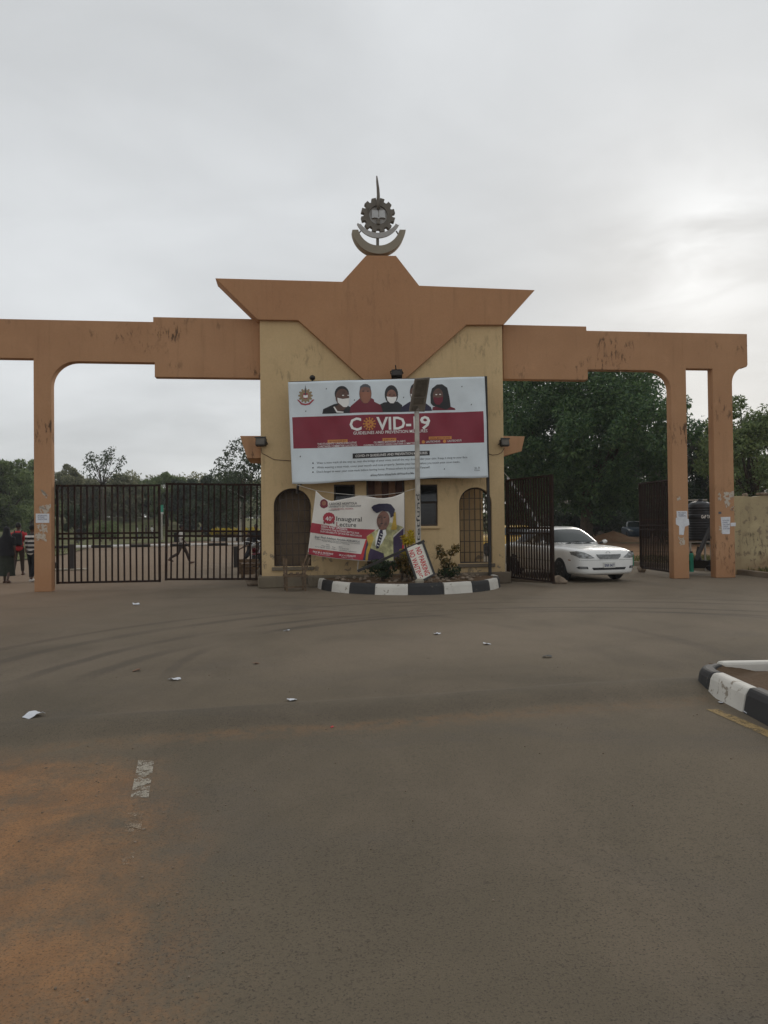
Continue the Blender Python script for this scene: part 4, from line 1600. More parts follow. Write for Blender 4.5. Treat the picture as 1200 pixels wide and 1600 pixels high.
def lecture_banner():
    v0 = -0.95
    u_off = F(560, 820, v0)[0]
    t = fthing('lecture_banner', 'creased white and red lecture banner with a gowned academic, strung on a cord', 'banner', u_off, 0)
    TLc = [(493.5, 767), (497, 770), (503, 776), (510, 780.5), (518, 783), (530, 781), (545, 778), (558, 775), (566, 774), (578, 776.2), (590, 778.3), (600, 778.5), (612, 776.8), (622, 773.5), (631.5, 769.5)]
    bot = [(480.5, 866), (500, 869.5), (520, 872.3), (540, 874.4), (560, 876), (580, 877), (600, 877.4), (620, 877.4), (632, 876.5)]

    def poly_at(pl, s):
        x = pl[0][0] + (pl[-1][0] - pl[0][0]) * s
        for a, b in zip(pl, pl[1:]):
            if b[0] >= x:
                k = (x - a[0]) / (b[0] - a[0])
                return Vector(a).lerp(Vector(b), k)
        return Vector(pl[-1])
    uL = F(493, 800, v0)[0]

    def wr(u, z):
        d = u - uL
        return 0.022 * math.sin(3.2 * d + 2.2 * z) + 0.014 * math.sin(7 * d - 5.2 * z) + 0.008 * math.sin(13 * d + 3 * z + 2)
    S = Sheet(v0, wr, t, u_off)
    nx, ny = 60, 40
    vs, fs = [], []
    for j in range(ny + 1):
        for i in range(nx + 1):
            a, b = poly_at(TLc, i / nx), poly_at(bot, i / nx)
            e = a.lerp(b, j / ny)
            vs.append(S.pt(e.x, e.y, 0))
    for j in range(ny):
        for i in range(nx):
            a = j * (nx + 1) + i
            fs.append((a, a + nx + 1, a + nx + 2, a + 1))
    o = MB().add(vs, fs).build('cloth_sheet', M['banner_cream'], t, smooth=True)
    sd = o.modifiers.new('thick', 'SOLIDIFY')
    sd.thickness = 0.002
    sd.offset = 1.0
    C = lambda x, y: (470 + x * 0.15833, 740 + y * 0.15833)

    def P(pts):
        return [C(*p) for p in pts]
    n = 'printed_portrait'
    red = M['p_red']
    S.poly('printed_band', P([(105, 484), (200, 500), (350, 527), (560, 546), (738, 552), (655, 648), (560, 640), (400, 622), (240, 602), (90, 580)]), red, 1, 5)
    S.poly('printed_band', P([(78, 735), (200, 748), (400, 772), (610, 796), (595, 852), (400, 838), (200, 815), (78, 795)]), red, 1, 5)
    # sitter
    S.poly(n, P([(575, 852), (640, 655), (660, 640), (700, 700), (625, 854)]), M['p_brightred'], 1, 4)
    S.poly(n, P([(610, 854), (655, 655), (690, 735), (665, 856)]), M['p_purple'], 2, 4)
    S.poly(n, P([(905, 640), (1015, 535), (1016, 858), (910, 858)]), M['p_purple'], 2, 4)
    S.poly(n, P([(992, 858), (1006, 640), (1018, 600), (1018, 858)]), M['p_brightred'], 3, 4)
    S.poly(n, P([(650, 620), (705, 580), (770, 545), (880, 480), (1012, 528), (912, 612), (915, 858), (822, 858), (818, 790), (745, 826), (690, 738), (655, 658)]), M['p_lime'], 3, 5)
    S.poly(n, P([(650, 625), (700, 590), (720, 640), (690, 720), (665, 800), (660, 856), (636, 856), (645, 760), (665, 700)]), M['p_yellow'], 4, 4)
    S.poly(n, P([(690, 738), (745, 826), (820, 788), (826, 858), (664, 858)]), M['p_purple'], 4, 4)
    S.poly(n, P([(738, 640), (772, 548), (835, 540), (845, 600), (800, 690), (748, 742), (735, 700)]), M['p_white'], 5, 4)
    S.poly(n, P([(780, 556), (806, 556), (812, 600), (770, 735), (745, 742), (742, 715)]), M['p_navy'], 6, 4)
    for i in range(5):
        S.poly(n, P([(788 - i * 9, 590 + i * 28), (808 - i * 9, 600 + i * 28), (806 - i * 9, 607 + i * 28), (786 - i * 9, 597 + i * 28)]), M['p_white'], 7, 0)
    S.poly(n, P([(768, 500), (850, 480), (845, 550), (800, 560), (770, 548)]), M['p_skin1'], 6)
    c = C(812, 462)
    S.ell(n, c[0], c[1], 62 * .158, 92 * .158, M['p_skin2'], 7, 0.12)
    c = C(782, 470)
    S.ell(n, c[0], c[1], 26 * .158, 62 * .158, M['p_skin1'], 8, 0.1)
    for dx, dy, rx, ry in ((770, 436, 12, 5), (826, 432, 12, 5), (798, 492, 14, 5)):
        c = C(dx, dy)
        S.ell(n, c[0], c[1], rx * .158, ry * .158, M['p_black'], 9)
    S.poly(n, P([(696, 332), (720, 312), (770, 298), (850, 295), (890, 305), (926, 352), (918, 415), (885, 436), (878, 400), (860, 374), (800, 368), (750, 390), (715, 366)]), M['p_navy'], 9, 4)
    S.poly(n, P([(918, 380), (934, 380), (938, 470), (948, 540), (935, 556), (888, 552), (905, 480)]), M['p_yellow'], 9, 4)
    # crest
    c = C(228, 292)
    S.ell('printed_crest', c[0], c[1], 6.0, 6.2, M['p_maroon'], 1)
    S.ell('printed_crest', c[0], c[1], 3.4, 3.6, M['p_mask'], 2)
    S.poly('printed_crest', P([(224, 270), (226, 250), (232, 250), (234, 270)]), M['p_maroon'], 2)
    S.poly('printed_crest', P([(184, 300), (196, 312), (228, 332), (258, 312), (270, 302), (262, 330), (228, 345), (196, 332)]), M['p_maroon'], 1)

    def T(s, x0, y0, x1, y1, h, mat, b=0.01, l=3):
        S.text(s, C(x0, y0), C(x1, y1), h * 0.158, mat, b, l)
    k, g, w = M['p_black'], M['p_grey'], M['p_white']
    T('LADOKE AKINTOLA', 283, 312, 556, 302, 24, k, 0.008)
    T('UNIVERSITY OF TECHNOLOGY', 275, 336, 596, 326, 18, M['p_grey'], 0.01)
    T('OGBOMOSO, NIGERIA', 300, 356, 520, 352, 12, M['p_red'], 0.01)
    T('PRESENTS', 275, 366, 380, 366, 9, g, 0.0)
    pts = []
    for i in range(28):
        a = 2 * math.pi * i / 28
        rr = 58 + (4 if i % 2 else 0)
        pts.append(C(278 + rr * math.cos(a), 440 + 0.95 * rr * math.sin(a)))
    S.poly('printed_seal', pts, red, 1, 1)
    for sx in (-1, 1):
        S.poly('printed_seal', P([(278 + sx * 35, 488), (278 + sx * 56, 470), (278 + sx * 52, 500)]), M['p_maroon'], 2)
    T('40', 242, 465, 300, 466, 44, w, 0.0)
    T('th', 303, 440, 318, 440, 16, w, 0.0)
    T('Inaugural', 350, 466, 600, 472, 46, k, 0.004)
    T('L', 350, 520, 378, 521, 46, red, 0.004)
    T('ecture', 382, 521, 545, 527, 46, k, 0.004)
    T('SEEN AND UNSEEN:', 200, 530, 458, 560, 22, w, 0.008)
    T('WINNING THE INTENSE BATTLE FOR', 197, 555, 576, 598, 18, w, 0.004)
    T('SUSTAINABILITY OF WATER RESOURCES', 192, 578, 602, 626, 18, w, 0.004)
    T('Engr. Prof. Adebayo Ayodele ADEGBOLA', 140, 632, 582, 682, 20, g, 0.008)
    T('Professor of Civil Engineering, Water Resources and Environmental', 140, 650, 582, 698, 11, g, 0.0)
    T('Faculty of Engineering and Technology', 210, 668, 480, 702, 11, g, 0.0)
    for s_, x0, y0, x1, y1 in (('Date', 250, 704, 284, 708), ('Thursday', 200, 716, 288, 726), ('23rd March, 2021', 140, 724, 286, 744), ('Time', 306, 728, 340, 732), ('2:00pm', 302, 746, 350, 752), ('Venue', 374, 724, 408, 728), ('The Great Hall', 374, 738, 470, 750), ('LAUTECH, Ogbomoso', 376, 758, 548, 778)):
        T(s_, x0, y0, x1, y1, 11, g, 0.0)
    T('CHIEF HOST', 118, 755, 320, 778, 9, M['p_orange'], 0.0)
    T('PROF. M. O. OLOGUNDE', 120, 778, 318, 802, 17, w, 0.015)
    T('Vice Chancellor', 140, 792, 292, 812, 9, w, 0.0)
    T('HOST', 440, 798, 480, 802, 9, M['p_orange'], 0.0)
    T('DR. K. A. OGUNLEYE', 378, 810, 538, 824, 17, w, 0.015)
    T('Registrar, Lautech', 400, 826, 515, 838, 9, w, 0.0)
    # cord
    cd_ = MB()
    pp = [(463, 757), (493, 766.5), (525, 771), (566, 774.5), (600, 773), (632, 769), (636, 767), (650, 763)]
    cd_.path([(F(x, y, v0)[0] - u_off, v0 + 0.0 + (0.08 if i in (0, 7) else 0), F(x, y, v0)[1]) for i, (x, y) in enumerate(pp)], 0.006, 5)
    cd_.build('cord', M['string'], t)
    p0, p1 = F(631.5, 770, v0), F(632.5, 878, v0)
    MB().path([(p0[0] - u_off, v0 + 0.03, p0[1]), (p1[0] - u_off, v0 + 0.05, p1[1]), (p1[0] - u_off + 0.02, v0 + 0.05, 0.2)], 0.018, 6).build('stake', M['wood'], t)
    p0, p1 = F(560, 874, v0), F(558.5, 893, v0)
    MB().path([(p0[0] - u_off, v0, p0[1]), (p1[0] - u_off, v0, p1[1])], 0.008, 5).build('cord', M['string'], t)


lecture_banner()


# ================================================================== LAMP POLE, SIGN
def solar_lamp():
    v = -2.35
    u = F(653, 800, v)[0]
    t = fthing('solar_lamp_post', 'pale galvanised lamp post with a slanted solar slab in the planter', 'street lamp', u, v)
    top = F(652, 641, v)[1]
    MB().lathe([(0.085, 0.2), (0.085, 0.34), (0.068, 0.36), (0.062, 2.0), (0.055, top - 0.25), (0.055, top)], 20).build('pole', M['galv'], t, smooth=True)
    MB().lathe([(0.062, top - 0.02), (0.072, top), (0.072, top + 0.12), (0.05, top + 0.14)], 16).build('collar', M['lamp_slab'], t)
    # slab: local corners from its picture outline, leaning towards the road
    def cp(px, py, dv):
        uu, z = F(px, py, v + dv)
        return Vector((uu - u, dv, z))
    bl, br, tr, tl = cp(639.5, 643, -0.04), cp(663.5, 643.5, -0.02), cp(672, 590, -0.34), cp(648.5, 592, -0.36)
    nrm = (br - bl).cross(tl - bl).normalized()
    if nrm.y > 0:
        nrm = -nrm

    def slab(c, th, off, name, mat, bev=0.0):
        mb = MB()
        fr = [p + nrm * off for p in c]
        bk = [p + nrm * (off - th) for p in c]
        mb.add(fr + bk, [(0, 1, 2, 3), (7, 6, 5, 4), (0, 4, 5, 1), (1, 5, 6, 2), (2, 6, 7, 3), (3, 7, 4, 0)])
        return mb.build(name, mat, t, bevel=bev)
    slab([bl, br, tr, tl], 0.06, 0.0, 'lamp_body', M['lamp_slab'], 0.008)

    def sub(a, b, c, d):
        f = lambda s, k: bl.lerp(br, s).lerp(tl.lerp(tr, s), k)
        return [f(a, c), f(b, c), f(b, d), f(a, d)]
    slab(sub(0.12, 0.88, 0.46, 0.95), 0.012, 0.010, 'led_panel', M['lamp_cell'])
    slab(sub(0.18, 0.82, 0.24, 0.42), 0.012, 0.012, 'sensor_panel', M['lamp_cell'])
    slab(sub(0.12, 0.5, 0.05, 0.18), 0.012, 0.012, 'battery_cover', M['lamp_cell'])
    # painted word running up the pole
    vs, fs = text2d('tetfund', 0.005)
    z0, z1 = F(653, 846, v)[1], F(653, 772, v)[1]
    out = []
    for x, y in vs:
        a = (0.36 - y) * 0.085
        th = -math.pi / 2 + a / 0.063
        out.append((0.0665 * math.cos(th) * 1.0, 0.0665 * math.sin(th), z0 + (z1 - z0) * x))
    MB().add(out, fs).build('lettering', M['p_black'], t, recalc=False)


solar_lamp()


def no_parking():
    v = -2.62
    u = F(655, 880, v)[0]
    t = fthing('parking_sign', 'fallen NO PARKING NO WAITING sign leaning on the lamp post', 'sign', u, v)

    def cp(px, py, dv):
        uu, z = F(px, py, v + dv)
        return Vector((uu - u, dv, z))
    TL, TR, BR, BL = cp(634, 857.5, 0.10), cp(660, 846.5, 0.16), cp(678.5, 897.5, -0.02), cp(652.5, 911.5, -0.10)
    nrm = (BR - BL).cross(TL - BL).normalized()
    if nrm.y > 0:
        nrm = -nrm
    fr = [p for p in (BL, BR, TR, TL)]
    bk = [p - nrm * 0.03 for p in fr]
    MB().add(fr + bk, [(0, 1, 2, 3), (7, 6, 5, 4), (0, 4, 5, 1), (1, 5, 6, 2), (2, 6, 7, 3), (3, 7, 4, 0)]).build('board', M['sign_white'], t)
    for a, b in ((TR, BR), (BR, BL), (BL, TL)):
        MB().bar(a + nrm * 0.005, b + nrm * 0.005, 0.045, 0.05, nrm).build('frame_bar', M['iron'], t)
    # the old post, now a sloping arm along the board's top edge
    MB().bar(cp(558.5, 892.5, 0.25), TR + (TR - TL).normalized() * 0.05 + nrm * 0.01, 0.06, 0.06).build('post', M['iron'], t)
    MB().lathe([(0.09, 0.12), (0.10, 0.30), (0.075, 0.34)], 10, 'z', (-0.02, -0.14, 0)).build('footing', M['concrete'], t)
    # lettering: baseline runs down the board
    ex = (BR - TR)
    ey = (TR - TL)
    for s, b0, x0, x1 in (('NO PARKING', 0.50, 0.10, 0.94), ('NO WAITING', 0.09, 0.10, 0.94)):
        vs, fs = text2d(s, 0.018)
        out = []
        for x, y in vs:
            p = TL + ex * (x0 + (x1 - x0) * x) + ey * (b0 + 0.30 * y) + nrm * 0.008
            out.append(p)
        MB().add(out, fs).build('lettering', M['p_brightred'], t, recalc=False)


no_parking()


# ================================================================== SMALL FIXTURES
def floodlight(label, px, py, v, tilt, yawd, s=1.0, wallv=VB):
    u, z = F(px, py, v)
    t = thing('floodlight', label, 'floodlight', fw(u, v, z), YAW + R(yawd))
    t.rotation_euler = (tilt, 0, YAW + R(yawd))
    mb = MB().box(-0.13 * s, 0.13 * s, -0.07 * s, 0.06 * s, -0.10 * s, 0.10 * s)
    mb.build('housing', M['iron'], t, bevel=0.012)
    MB().box(-0.11 * s, 0.11 * s, -0.082 * s, -0.072 * s, -0.08 * s, 0.08 * s).build('lens', M['lamp_cell'], t)
    MB().bar((-0.15 * s, -0.085 * s, 0.105 * s), (0.15 * s, -0.085 * s, 0.105 * s), 0.015, 0.03).build('hood', M['iron'], t)
    MB().path([(-0.145 * s, 0, 0), (-0.145 * s, 0.10 * s, -0.02), (0, 0.16 * s, -0.02), (0.145 * s, 0.10 * s, -0.02), (0.145 * s, 0, 0)], 0.012 * s, 6).build('bracket', M['iron'], t)
    MB().path([(0, 0.16 * s, -0.02), (0, 0.30 * s, -0.02)], 0.014 * s, 6).build('arm', M['iron'], t)
    return t


floodlight('small grey floodlight on the gatehouse corner by the left hood', 408, 691, VB - 0.12, R(-12), -14)
floodlight('small grey floodlight on the gatehouse corner by the right hood', 788, 692, VB - 0.12, R(-12), 10, 0.9)
floodlight('black floodlight on an arm above the health banner', 620, 584, VB - 0.40, R(35), 165, 1.05)


def bulb():
    u, z = F(488, 591, VB - 0.2)
    t = thing('round_lamp', 'small black round lamp above the health banner', 'lamp', fw(u, VB - 0.2, z), YAW)
    MB().ell((0, -0.06, 0), (0.075, 0.085, 0.07)).build('head', M['iron'], t, smooth=True)
    MB().path([(0, 0, -0.02), (0, 0.05, -0.10), (0, 0.2, -0.12)], 0.02, 6).build('stem', M['iron'], t)


bulb()


def cable(name, label, pts, v, r=0.008, mat='cable'):
    P = [fw(F(x, y, v)[0], v, F(x, y, v)[1]) for x, y in pts]
    o = MB().path(P, r, 5).build(name, M[mat])
    return tag(o, label, 'cable')


cable('cable', 'thin brown cable drooping from the left floodlight to the banner', [(408, 700), (409, 708), (417, 712), (428, 718), (440, 719), (456, 720)], VB - 0.012)
cable('cable', 'thin brown cable from the right floodlight to the banner', [(788, 700), (784, 707), (778, 710), (770, 711), (763, 709)], VB - 0.012)


# ================================================================== WOODEN STAND, ROD, RUBBLE BY THE LEFT JAMB
def wooden_stand():
    c = W(463, 924)
    t = thing('wooden_stand', 'rickety stick stool frame below the barred arched window', 'stand', c, YAW)
    k = 0.0158

    def st(a, b, w=0.035):
        MB().bar(a, b, w, w * 0.8).build('stick', M['wood'], t)
    st((-0.22, 0.02, -0.01), (-0.235, 0.03, 0.78), 0.045)
    st((0.22, 0.02, -0.01), (0.21, 0.03, 0.62), 0.042)
    st((-0.27, 0.38, -0.01), (-0.30, 0.40, 0.80), 0.045)
    st((0.17, 0.36, -0.01), (0.15, 0.38, 0.70), 0.04)
    st((0.15, 0.38, 0.55), (0.30, 0.40, 0.92), 0.04)
    st((0.22, 0.03, 0.45), (0.33, 0.05, 0.80), 0.035)
    st((-0.30, -0.005, 0.36), (0.27, 0.0, 0.375), 0.06)
    st((-0.32, 0.42, 0.36), (0.24, 0.42, 0.38), 0.06)
    st((-0.24, -0.01, 0.10), (0.24, -0.01, 0.115), 0.04)
    st((-0.27, 0.02, 0.12), (-0.30, 0.40, 0.12), 0.035)
    for i in range(4):
        st((-0.25 + 0.15 * i, -0.02, 0.395), (-0.27 + 0.15 * i, 0.45, 0.40), 0.07)


wooden_stand()


def rod():
    c = W(467, 915)
    t = thing('iron_rod', 'upright dark rod with a white knob behind the stick stool', 'rod', c)
    MB().path([(0, 0, 0), (0, 0, 0.92)], 0.022, 8).build('shaft', M['iron'], t)
    MB().ell((0, 0, 0.95), (0.055, 0.05, 0.05)).build('knob', M['white_paint'], t, smooth=True)


rod()
c = W(399, 915)
rock('stone', 'dark broken concrete lump at the foot of the gatehouse gate jamb', (c.x, c.y, 0), (0.28, 0.22, 0.2), 3)
c = W(408, 908)
rock('stone', 'smaller sooty lump wedged between the plinth and the closed gate', (c.x, c.y + 0.1, 0), (0.2, 0.2, 0.26), 4, M['plinth'])
c = W(874, 912)
rock('stone', 'pale wedge-shaped stone holding the outward gate leaf', (c.x, c.y, 0), (0.22, 0.15, 0.14), 5)
c = W(850, 910)
o = MB().box(-0.55, 0.55, -0.09, 0.09, 0, 0.10).build('threshold', M['kerb_raw'], bevel=0.02)
o.location = (c.x - 0.35, c.y + 0.25, 0)
o.rotation_euler = (0, 0, R(-38))
tag(o, 'low concrete strip under the outward gate leaf', 'kerb')

c = W(1003, 894)
t = thing('gate_anchor', 'lump of concrete with an upright rod in front of the inward gate leaf', 'anchor', c)
o = rock('block', '', (0, 0, 0), (0.17, 0.16, 0.15), 8)
del o['label'], o['category']
o.parent = t
MB().path([(0.05, 0, 0.15), (0.06, 0, 0.46)], 0.015, 6).build('rod', M['iron'], t)


def green_post(label, px, py, h):
    c = W(px, py, 0.11)
    t = thing('green_post', label, 'post', c)
    MB().lathe([(0.06, 0), (0.06, h), (0.045, h + 0.04)], 14).build('pipe', M['green_pipe'], t)
    MB().lathe([(0.04, h + 0.03), (0.04, h + 0.09)], 10).build('cap', M['iron'], t)


green_post('short green pipe post on the verge beside the white car', 987.5, 884, 0.40)
green_post('short green pipe post on the verge beside the water tank', 1080.5, 893.5, 0.50)


# ================================================================== WATER TANK
def tank():
    c = W(1095, 890.5, 0.11)
    t = thing('water_tank', 'black ribbed plastic water tank on a pipe stand', 'tank', c)
    k = c.y / 1200
    zb = 0.11 + (W(1095, 890.5, 0.11) - c).z + (890.5 - 850) * k
    h = (850 - 796) * k
    r = 18.5 * k
    prof = [(r * 0.98, zb)]
    nrib = 13
    for i in range(nrib):
        z0 = zb + 0.02 + (h - 0.04) * i / nrib
        dz = (h - 0.04) / nrib
        if i in (8, 9):
            prof += [(r, z0 + dz * .1), (r, z0 + dz * .95)]
        else:
            prof += [(r * 0.965, z0 + dz * .05), (r * 1.0, z0 + dz * .3), (r * 1.0, z0 + dz * .7), (r * 0.965, z0 + dz * .95)]
    prof += [(r * 0.97, zb + h), (r * 0.90, zb + h + 0.06), (r * 0.62, zb + h + 0.11), (r * 0.30, zb + h + 0.13), (r * 0.28, zb + h + 0.13)]
    MB().lathe(prof, 40).build('tank_body', M['tank'], t, smooth=True)
    MB().lathe([(r * 0.26, zb + h + 0.12), (r * 0.27, zb + h + 0.17), (r * 0.24, zb + h + 0.19)], 20).build('lid', M['tank'], t)
    MB().bar((-0.45, -0.1, zb + h + 0.165), (0.22, 0.0, zb + h + 0.175), 0.04).build('pipe', M['galv'], t)
    vs, fs = text2d('GeP TANK', 0.03)
    zt = zb + (h) * 0.635
    out = []
    for x, y in vs:
        th = -math.pi / 2 - 0.30 + 1.15 * x
        out.append((r * 1.008 * math.cos(th), r * 1.008 * math.sin(th), zt + y * 0.095))
    MB().add(out, fs).build('lettering', M['p_white'], t, recalc=False)
    leg = MB().path([(0, 0, 0), (0, 0, zb - 0.06)], 0.03, 8).build('leg', M['galv'], t, loc=(-0.42, -0.3, 0))
    for p in ((0.02, -0.28, 0), (0.45, -0.3, 0), (-0.42, 0.32, 0), (0.45, 0.32, 0)):
        l = leg.copy()
        COL.objects.link(l)
        l.parent = t
        l.location = p
    for z in (zb - 0.03, 0.22):
        MB().bar((-0.55, -0.34, z), (0.55, -0.34, z), 0.05).build('rail', M['galv'], t)
        MB().bar((-0.55, 0.36, z), (0.55, 0.36, z), 0.05).build('rail', M['galv'], t)
    MB().box(-0.55, 0.55, -0.37, 0.39, zb - 0.024, zb - 0.002).build('platform', M['wood'], t)


tank()
# leaning pipe in front of the tank, between the twin legs
v = 1.2
p, q = F(1113, 818, v), F(1079, 878, v)
o = MB().bar(fw(p[0], v, p[1]), fw(q[0], v - 0.3, 0.45), 0.085).build('leaning_bar', M['iron'])
tag(o, 'thick black bar slanting between the twin orange legs', 'bar')
# a handcart lying under the tank
cc = W(1090, 893, 0.11)
t = thing('wheelbarrow', 'dark wheelbarrow lying under the water tank', 'wheelbarrow', (cc.x, cc.y + 0.1, 0.11), R(-10))
MB().add([(-0.35, -0.2, 0.10), (0.2, -0.2, 0.10), (0.3, -0.28, 0.32), (-0.55, -0.28, 0.32), (-0.35, 0.2, 0.10), (0.2, 0.2, 0.10), (0.3, 0.28, 0.32), (-0.55, 0.28, 0.32)], [(0, 1, 2, 3), (4, 7, 6, 5), (0, 4, 5, 1), (1, 5, 6, 2), (3, 7, 4, 0)]).build('tray', M['iron'], t)
MB().lathe([(0.12, -0.035), (0.17, -0.02), (0.17, 0.02), (0.12, 0.035)], 18, 'y', (0.42, 0, 0.17)).build('wheel', M['tyre'], t)
for s in (-1, 1):
    MB().path([(0.42, s * 0.08, 0.17), (-0.3, s * 0.22, 0.12), (-0.8, s * 0.25, 0.30)], 0.02, 6).build('handle', M['iron'], t)
MB().path([(0.1, -0.1, 0.3), (0.02, -0.12, 0.55), (0.05, -0.12, 0.72)], [0.06, 0.05, 0.04], 7).build('shovel_handle', M['iron'], t)


# ================================================================== BOUNDARY WALL
def boundary():
    v = 1.1
    u0_ = F(1140, 850, v)[0]
    t = thing('boundary_wall', 'weathered cream boundary wall beside the twin orange legs', 'wall', fw(u0_, v, 0), YAW)
    zt = F(1170, 775, v)[1]
    poly = [(0, 0.0)] + [(9, 0.0), (9, zt + 0.02)]
    n = 24
    for i in range(n, -1, -1):
        poly.append((9 * i / n, zt + 0.02 * math.sin(i * 2.3) + 0.012 * math.sin(i * 5.1)))
    wall_solid('wall_face', [poly[:2] + poly[3:]], 0, 0.24, M['oldwall'], t, 0.015)
    a = F(1190, 770, v)[0] - u0_
    MB().box(a, a + 1.2, -0.06, 0.30, zt + 0.03, zt + 0.10).build('coping', M['stone'], t, bevel=0.02)
    p = F(1167, 774, v)
    q = fw(p[0], v + 0.12, zt - 0.02)
    rock('stone', 'loose stone lying on top of the boundary wall', q, (0.10, 0.09, 0.08), 12)


boundary()


# ================================================================== POSTERS AND LITTER
def poster(label, pts, v, mat='paper', lines=0, name='poster', seed=1, torn=False, txt=None):
    q = PXS(pts, v)
    uo = sum(p[0] for p in q) / len(q)
    t = fthing(name, label, 'poster', uo, 0)
    if torn:
        rr = random.Random(seed)
        pp = []
        for i in range(len(q)):
            a, b = Vector(q[i]), Vector(q[(i + 1) % len(q)])
            for j in range(6):
                p = a.lerp(b, j / 6)
                pp.append((p.x + rr.uniform(-.035, .035), p.y + rr.uniform(-.035, .035)))
        q = pp
    MB().prism([(p[0] - uo, p[1]) for p in q], v - 0.006, v - 0.002).build('sheet', M[mat], t)
    if lines:
        (x0, y0), (x1, y1) = pts[0], pts[1]
        x3, y3 = pts[3] if len(pts) > 3 else pts[2]
        for i in range(lines):
            k = 0.2 + 0.6 * i / max(1, lines)
            a = Vector((x0, y0)).lerp(Vector((x3, y3)), k)
            L = Vector((x1 - x0, y1 - y0))
            pa, pb = a + L * 0.15, a + L * (0.85 if i % 2 == 0 else 0.65)
            u1, z1 = F(pa.x, pa.y, v)
            u2, z2 = F(pb.x, pb.y, v)
            body = (txt[i % len(txt)] if txt else 'NOTICE')
            vs, fs = text2d(body, 0.0)
            hh = 0.035
            MB().add([(u1 - uo + (u2 - u1) * x, v - 0.0085, z1 - 0.02 + (z2 - z1) * x + y * hh) for x, y in vs], fs).build('lettering', M['cloth_blue'] if i != 99 else M['p_black'], t, recalc=False)
    return t


poster('white notice sheet with blue print on the single orange leg', [(56, 802.5), (77, 802.5), (77, 817), (56, 817)], 0.0, lines=3, txt=['LECTURE NOTICE', 'ALL STUDENTS', 'PLEASE ATTEND'])
poster('torn paper remains above the white notice on the single orange leg', [(60, 792), (78, 787), (78, 800), (61, 801)], 0.0, 'paper_old', seed=2, torn=True)
poster('torn paper scrap high on the single orange leg', [(63, 765), (68, 768), (74, 774), (72, 777), (66, 771)], 0.0, 'paper_old', seed=3, torn=True)
poster('torn paper remains below the white notice on the single orange leg', [(58, 819), (72, 819), (73, 831), (60, 830)], 0.0, 'paper_old', seed=4, torn=True)
poster('faded torn poster strip at chest height on the single orange leg', [(56, 834), (72, 834), (72, 845), (57, 846)], 0.0, 'paper_old', seed=5, torn=True)
poster('white notice sheet on the orange leg beside the inward gate', [(1057, 798.5), (1073.5, 798.5), (1074, 811), (1057.5, 811)], 0.0, lines=3, txt=['NOTICE', 'TO ALL STUDENTS', 'THIS SEMESTER'])
poster('torn white poster below the notice beside the inward gate', [(1056, 809), (1076, 811), (1077, 820), (1070, 823), (1068, 836), (1061, 835.5), (1061, 822), (1056, 819)], 0.0015, 'paper', seed=6, torn=False)
poster('small pale scrap near the top of the inward gate leg', [(1057, 775), (1062, 776), (1063, 780), (1058, 781)], 0.0, 'paper_old', seed=7, torn=True)
poster('shredded paper remains low on the inward gate leg', [(1061, 840), (1070, 839), (1071, 852), (1062, 851)], 0.0, 'paper_old', seed=8, torn=True)
poster('tall white printed sheet on the orange leg beside the boundary wall', [(1126, 808), (1141, 807.5), (1140, 834.5), (1128.5, 834.5)], 0.0, lines=5, txt=['HOSTEL SPACE', 'AVAILABLE', 'CALL NOW', 'FOR RENT', 'GOOD PRICE'])
poster('ragged torn poster high on the orange leg beside the boundary wall', [(1131, 769), (1146, 767), (1147, 777), (1140, 779), (1140, 790), (1134, 792), (1131, 780)], 0.0, 'paper_old', seed=9, torn=True)
poster('narrow torn scrap left of the ragged poster', [(1122, 770), (1125, 772), (1126, 781), (1122, 781)], 0.0, 'paper_old', seed=10, torn=True)
poster('small dark sticker on the orange leg beside the boundary wall', [(1122.5, 799.5), (1127, 799.5), (1127, 803), (1122.5, 803)], 0.0, 'p_grey')
poster('small white label right of the tall printed sheet', [(1141.5, 817), (1149.5, 816.5), (1149.5, 822), (1141.5, 822.5)], 0.0, 'paper')
poster('pale torn strip under the tall printed sheet', [(1123, 822), (1128, 824), (1129, 833), (1124, 832)], 0.0, 'paper_old', seed=11, torn=True)
poster('small torn corner of paper above the tall printed sheet', [(1141, 796), (1147, 791), (1146, 797)], 0.0, 'paper_old', seed=12, torn=True)


def litter(label, px, py, s, seed, mat='paper'):
    rr = random.Random(seed)
    c = W(px, py)
    n = 7
    vs, fs = [], []
    for j in range(n):
        for i in range(n):
            x, y = (i / (n - 1) - 0.5), (j / (n - 1) - 0.5)
            a = s * (x + 0.25 * y + rr.uniform(-.03, .03))
            b = s * 0.75 * (y - 0.1 * x + rr.uniform(-.03, .03))
            z = 0.016 + s * (0.16 * (math.sin(4 * x + seed) + 1) * (0.5 + abs(y)) * 0.6 + rr.uniform(0, .05))
            vs.append((a, b, z))
    for j in range(n - 1):
        for i in range(n - 1):
            q = j * n + i
            fs.append((q, q + 1, q + n + 1, q + n))
    o = MB().add(vs, fs).build('litter', M[mat])
    o.location = (c.x, c.y, float(zroad(c.x, c.y)) - 0.008)
    o.rotation_euler = (0, 0, rr.uniform(0, 6))
    o.scale = (0.8, 0.8, 0.8)
    sd = o.modifiers.new('t', 'SOLIDIFY')
    sd.thickness = 0.003
    return tag(o, label, 'litter')


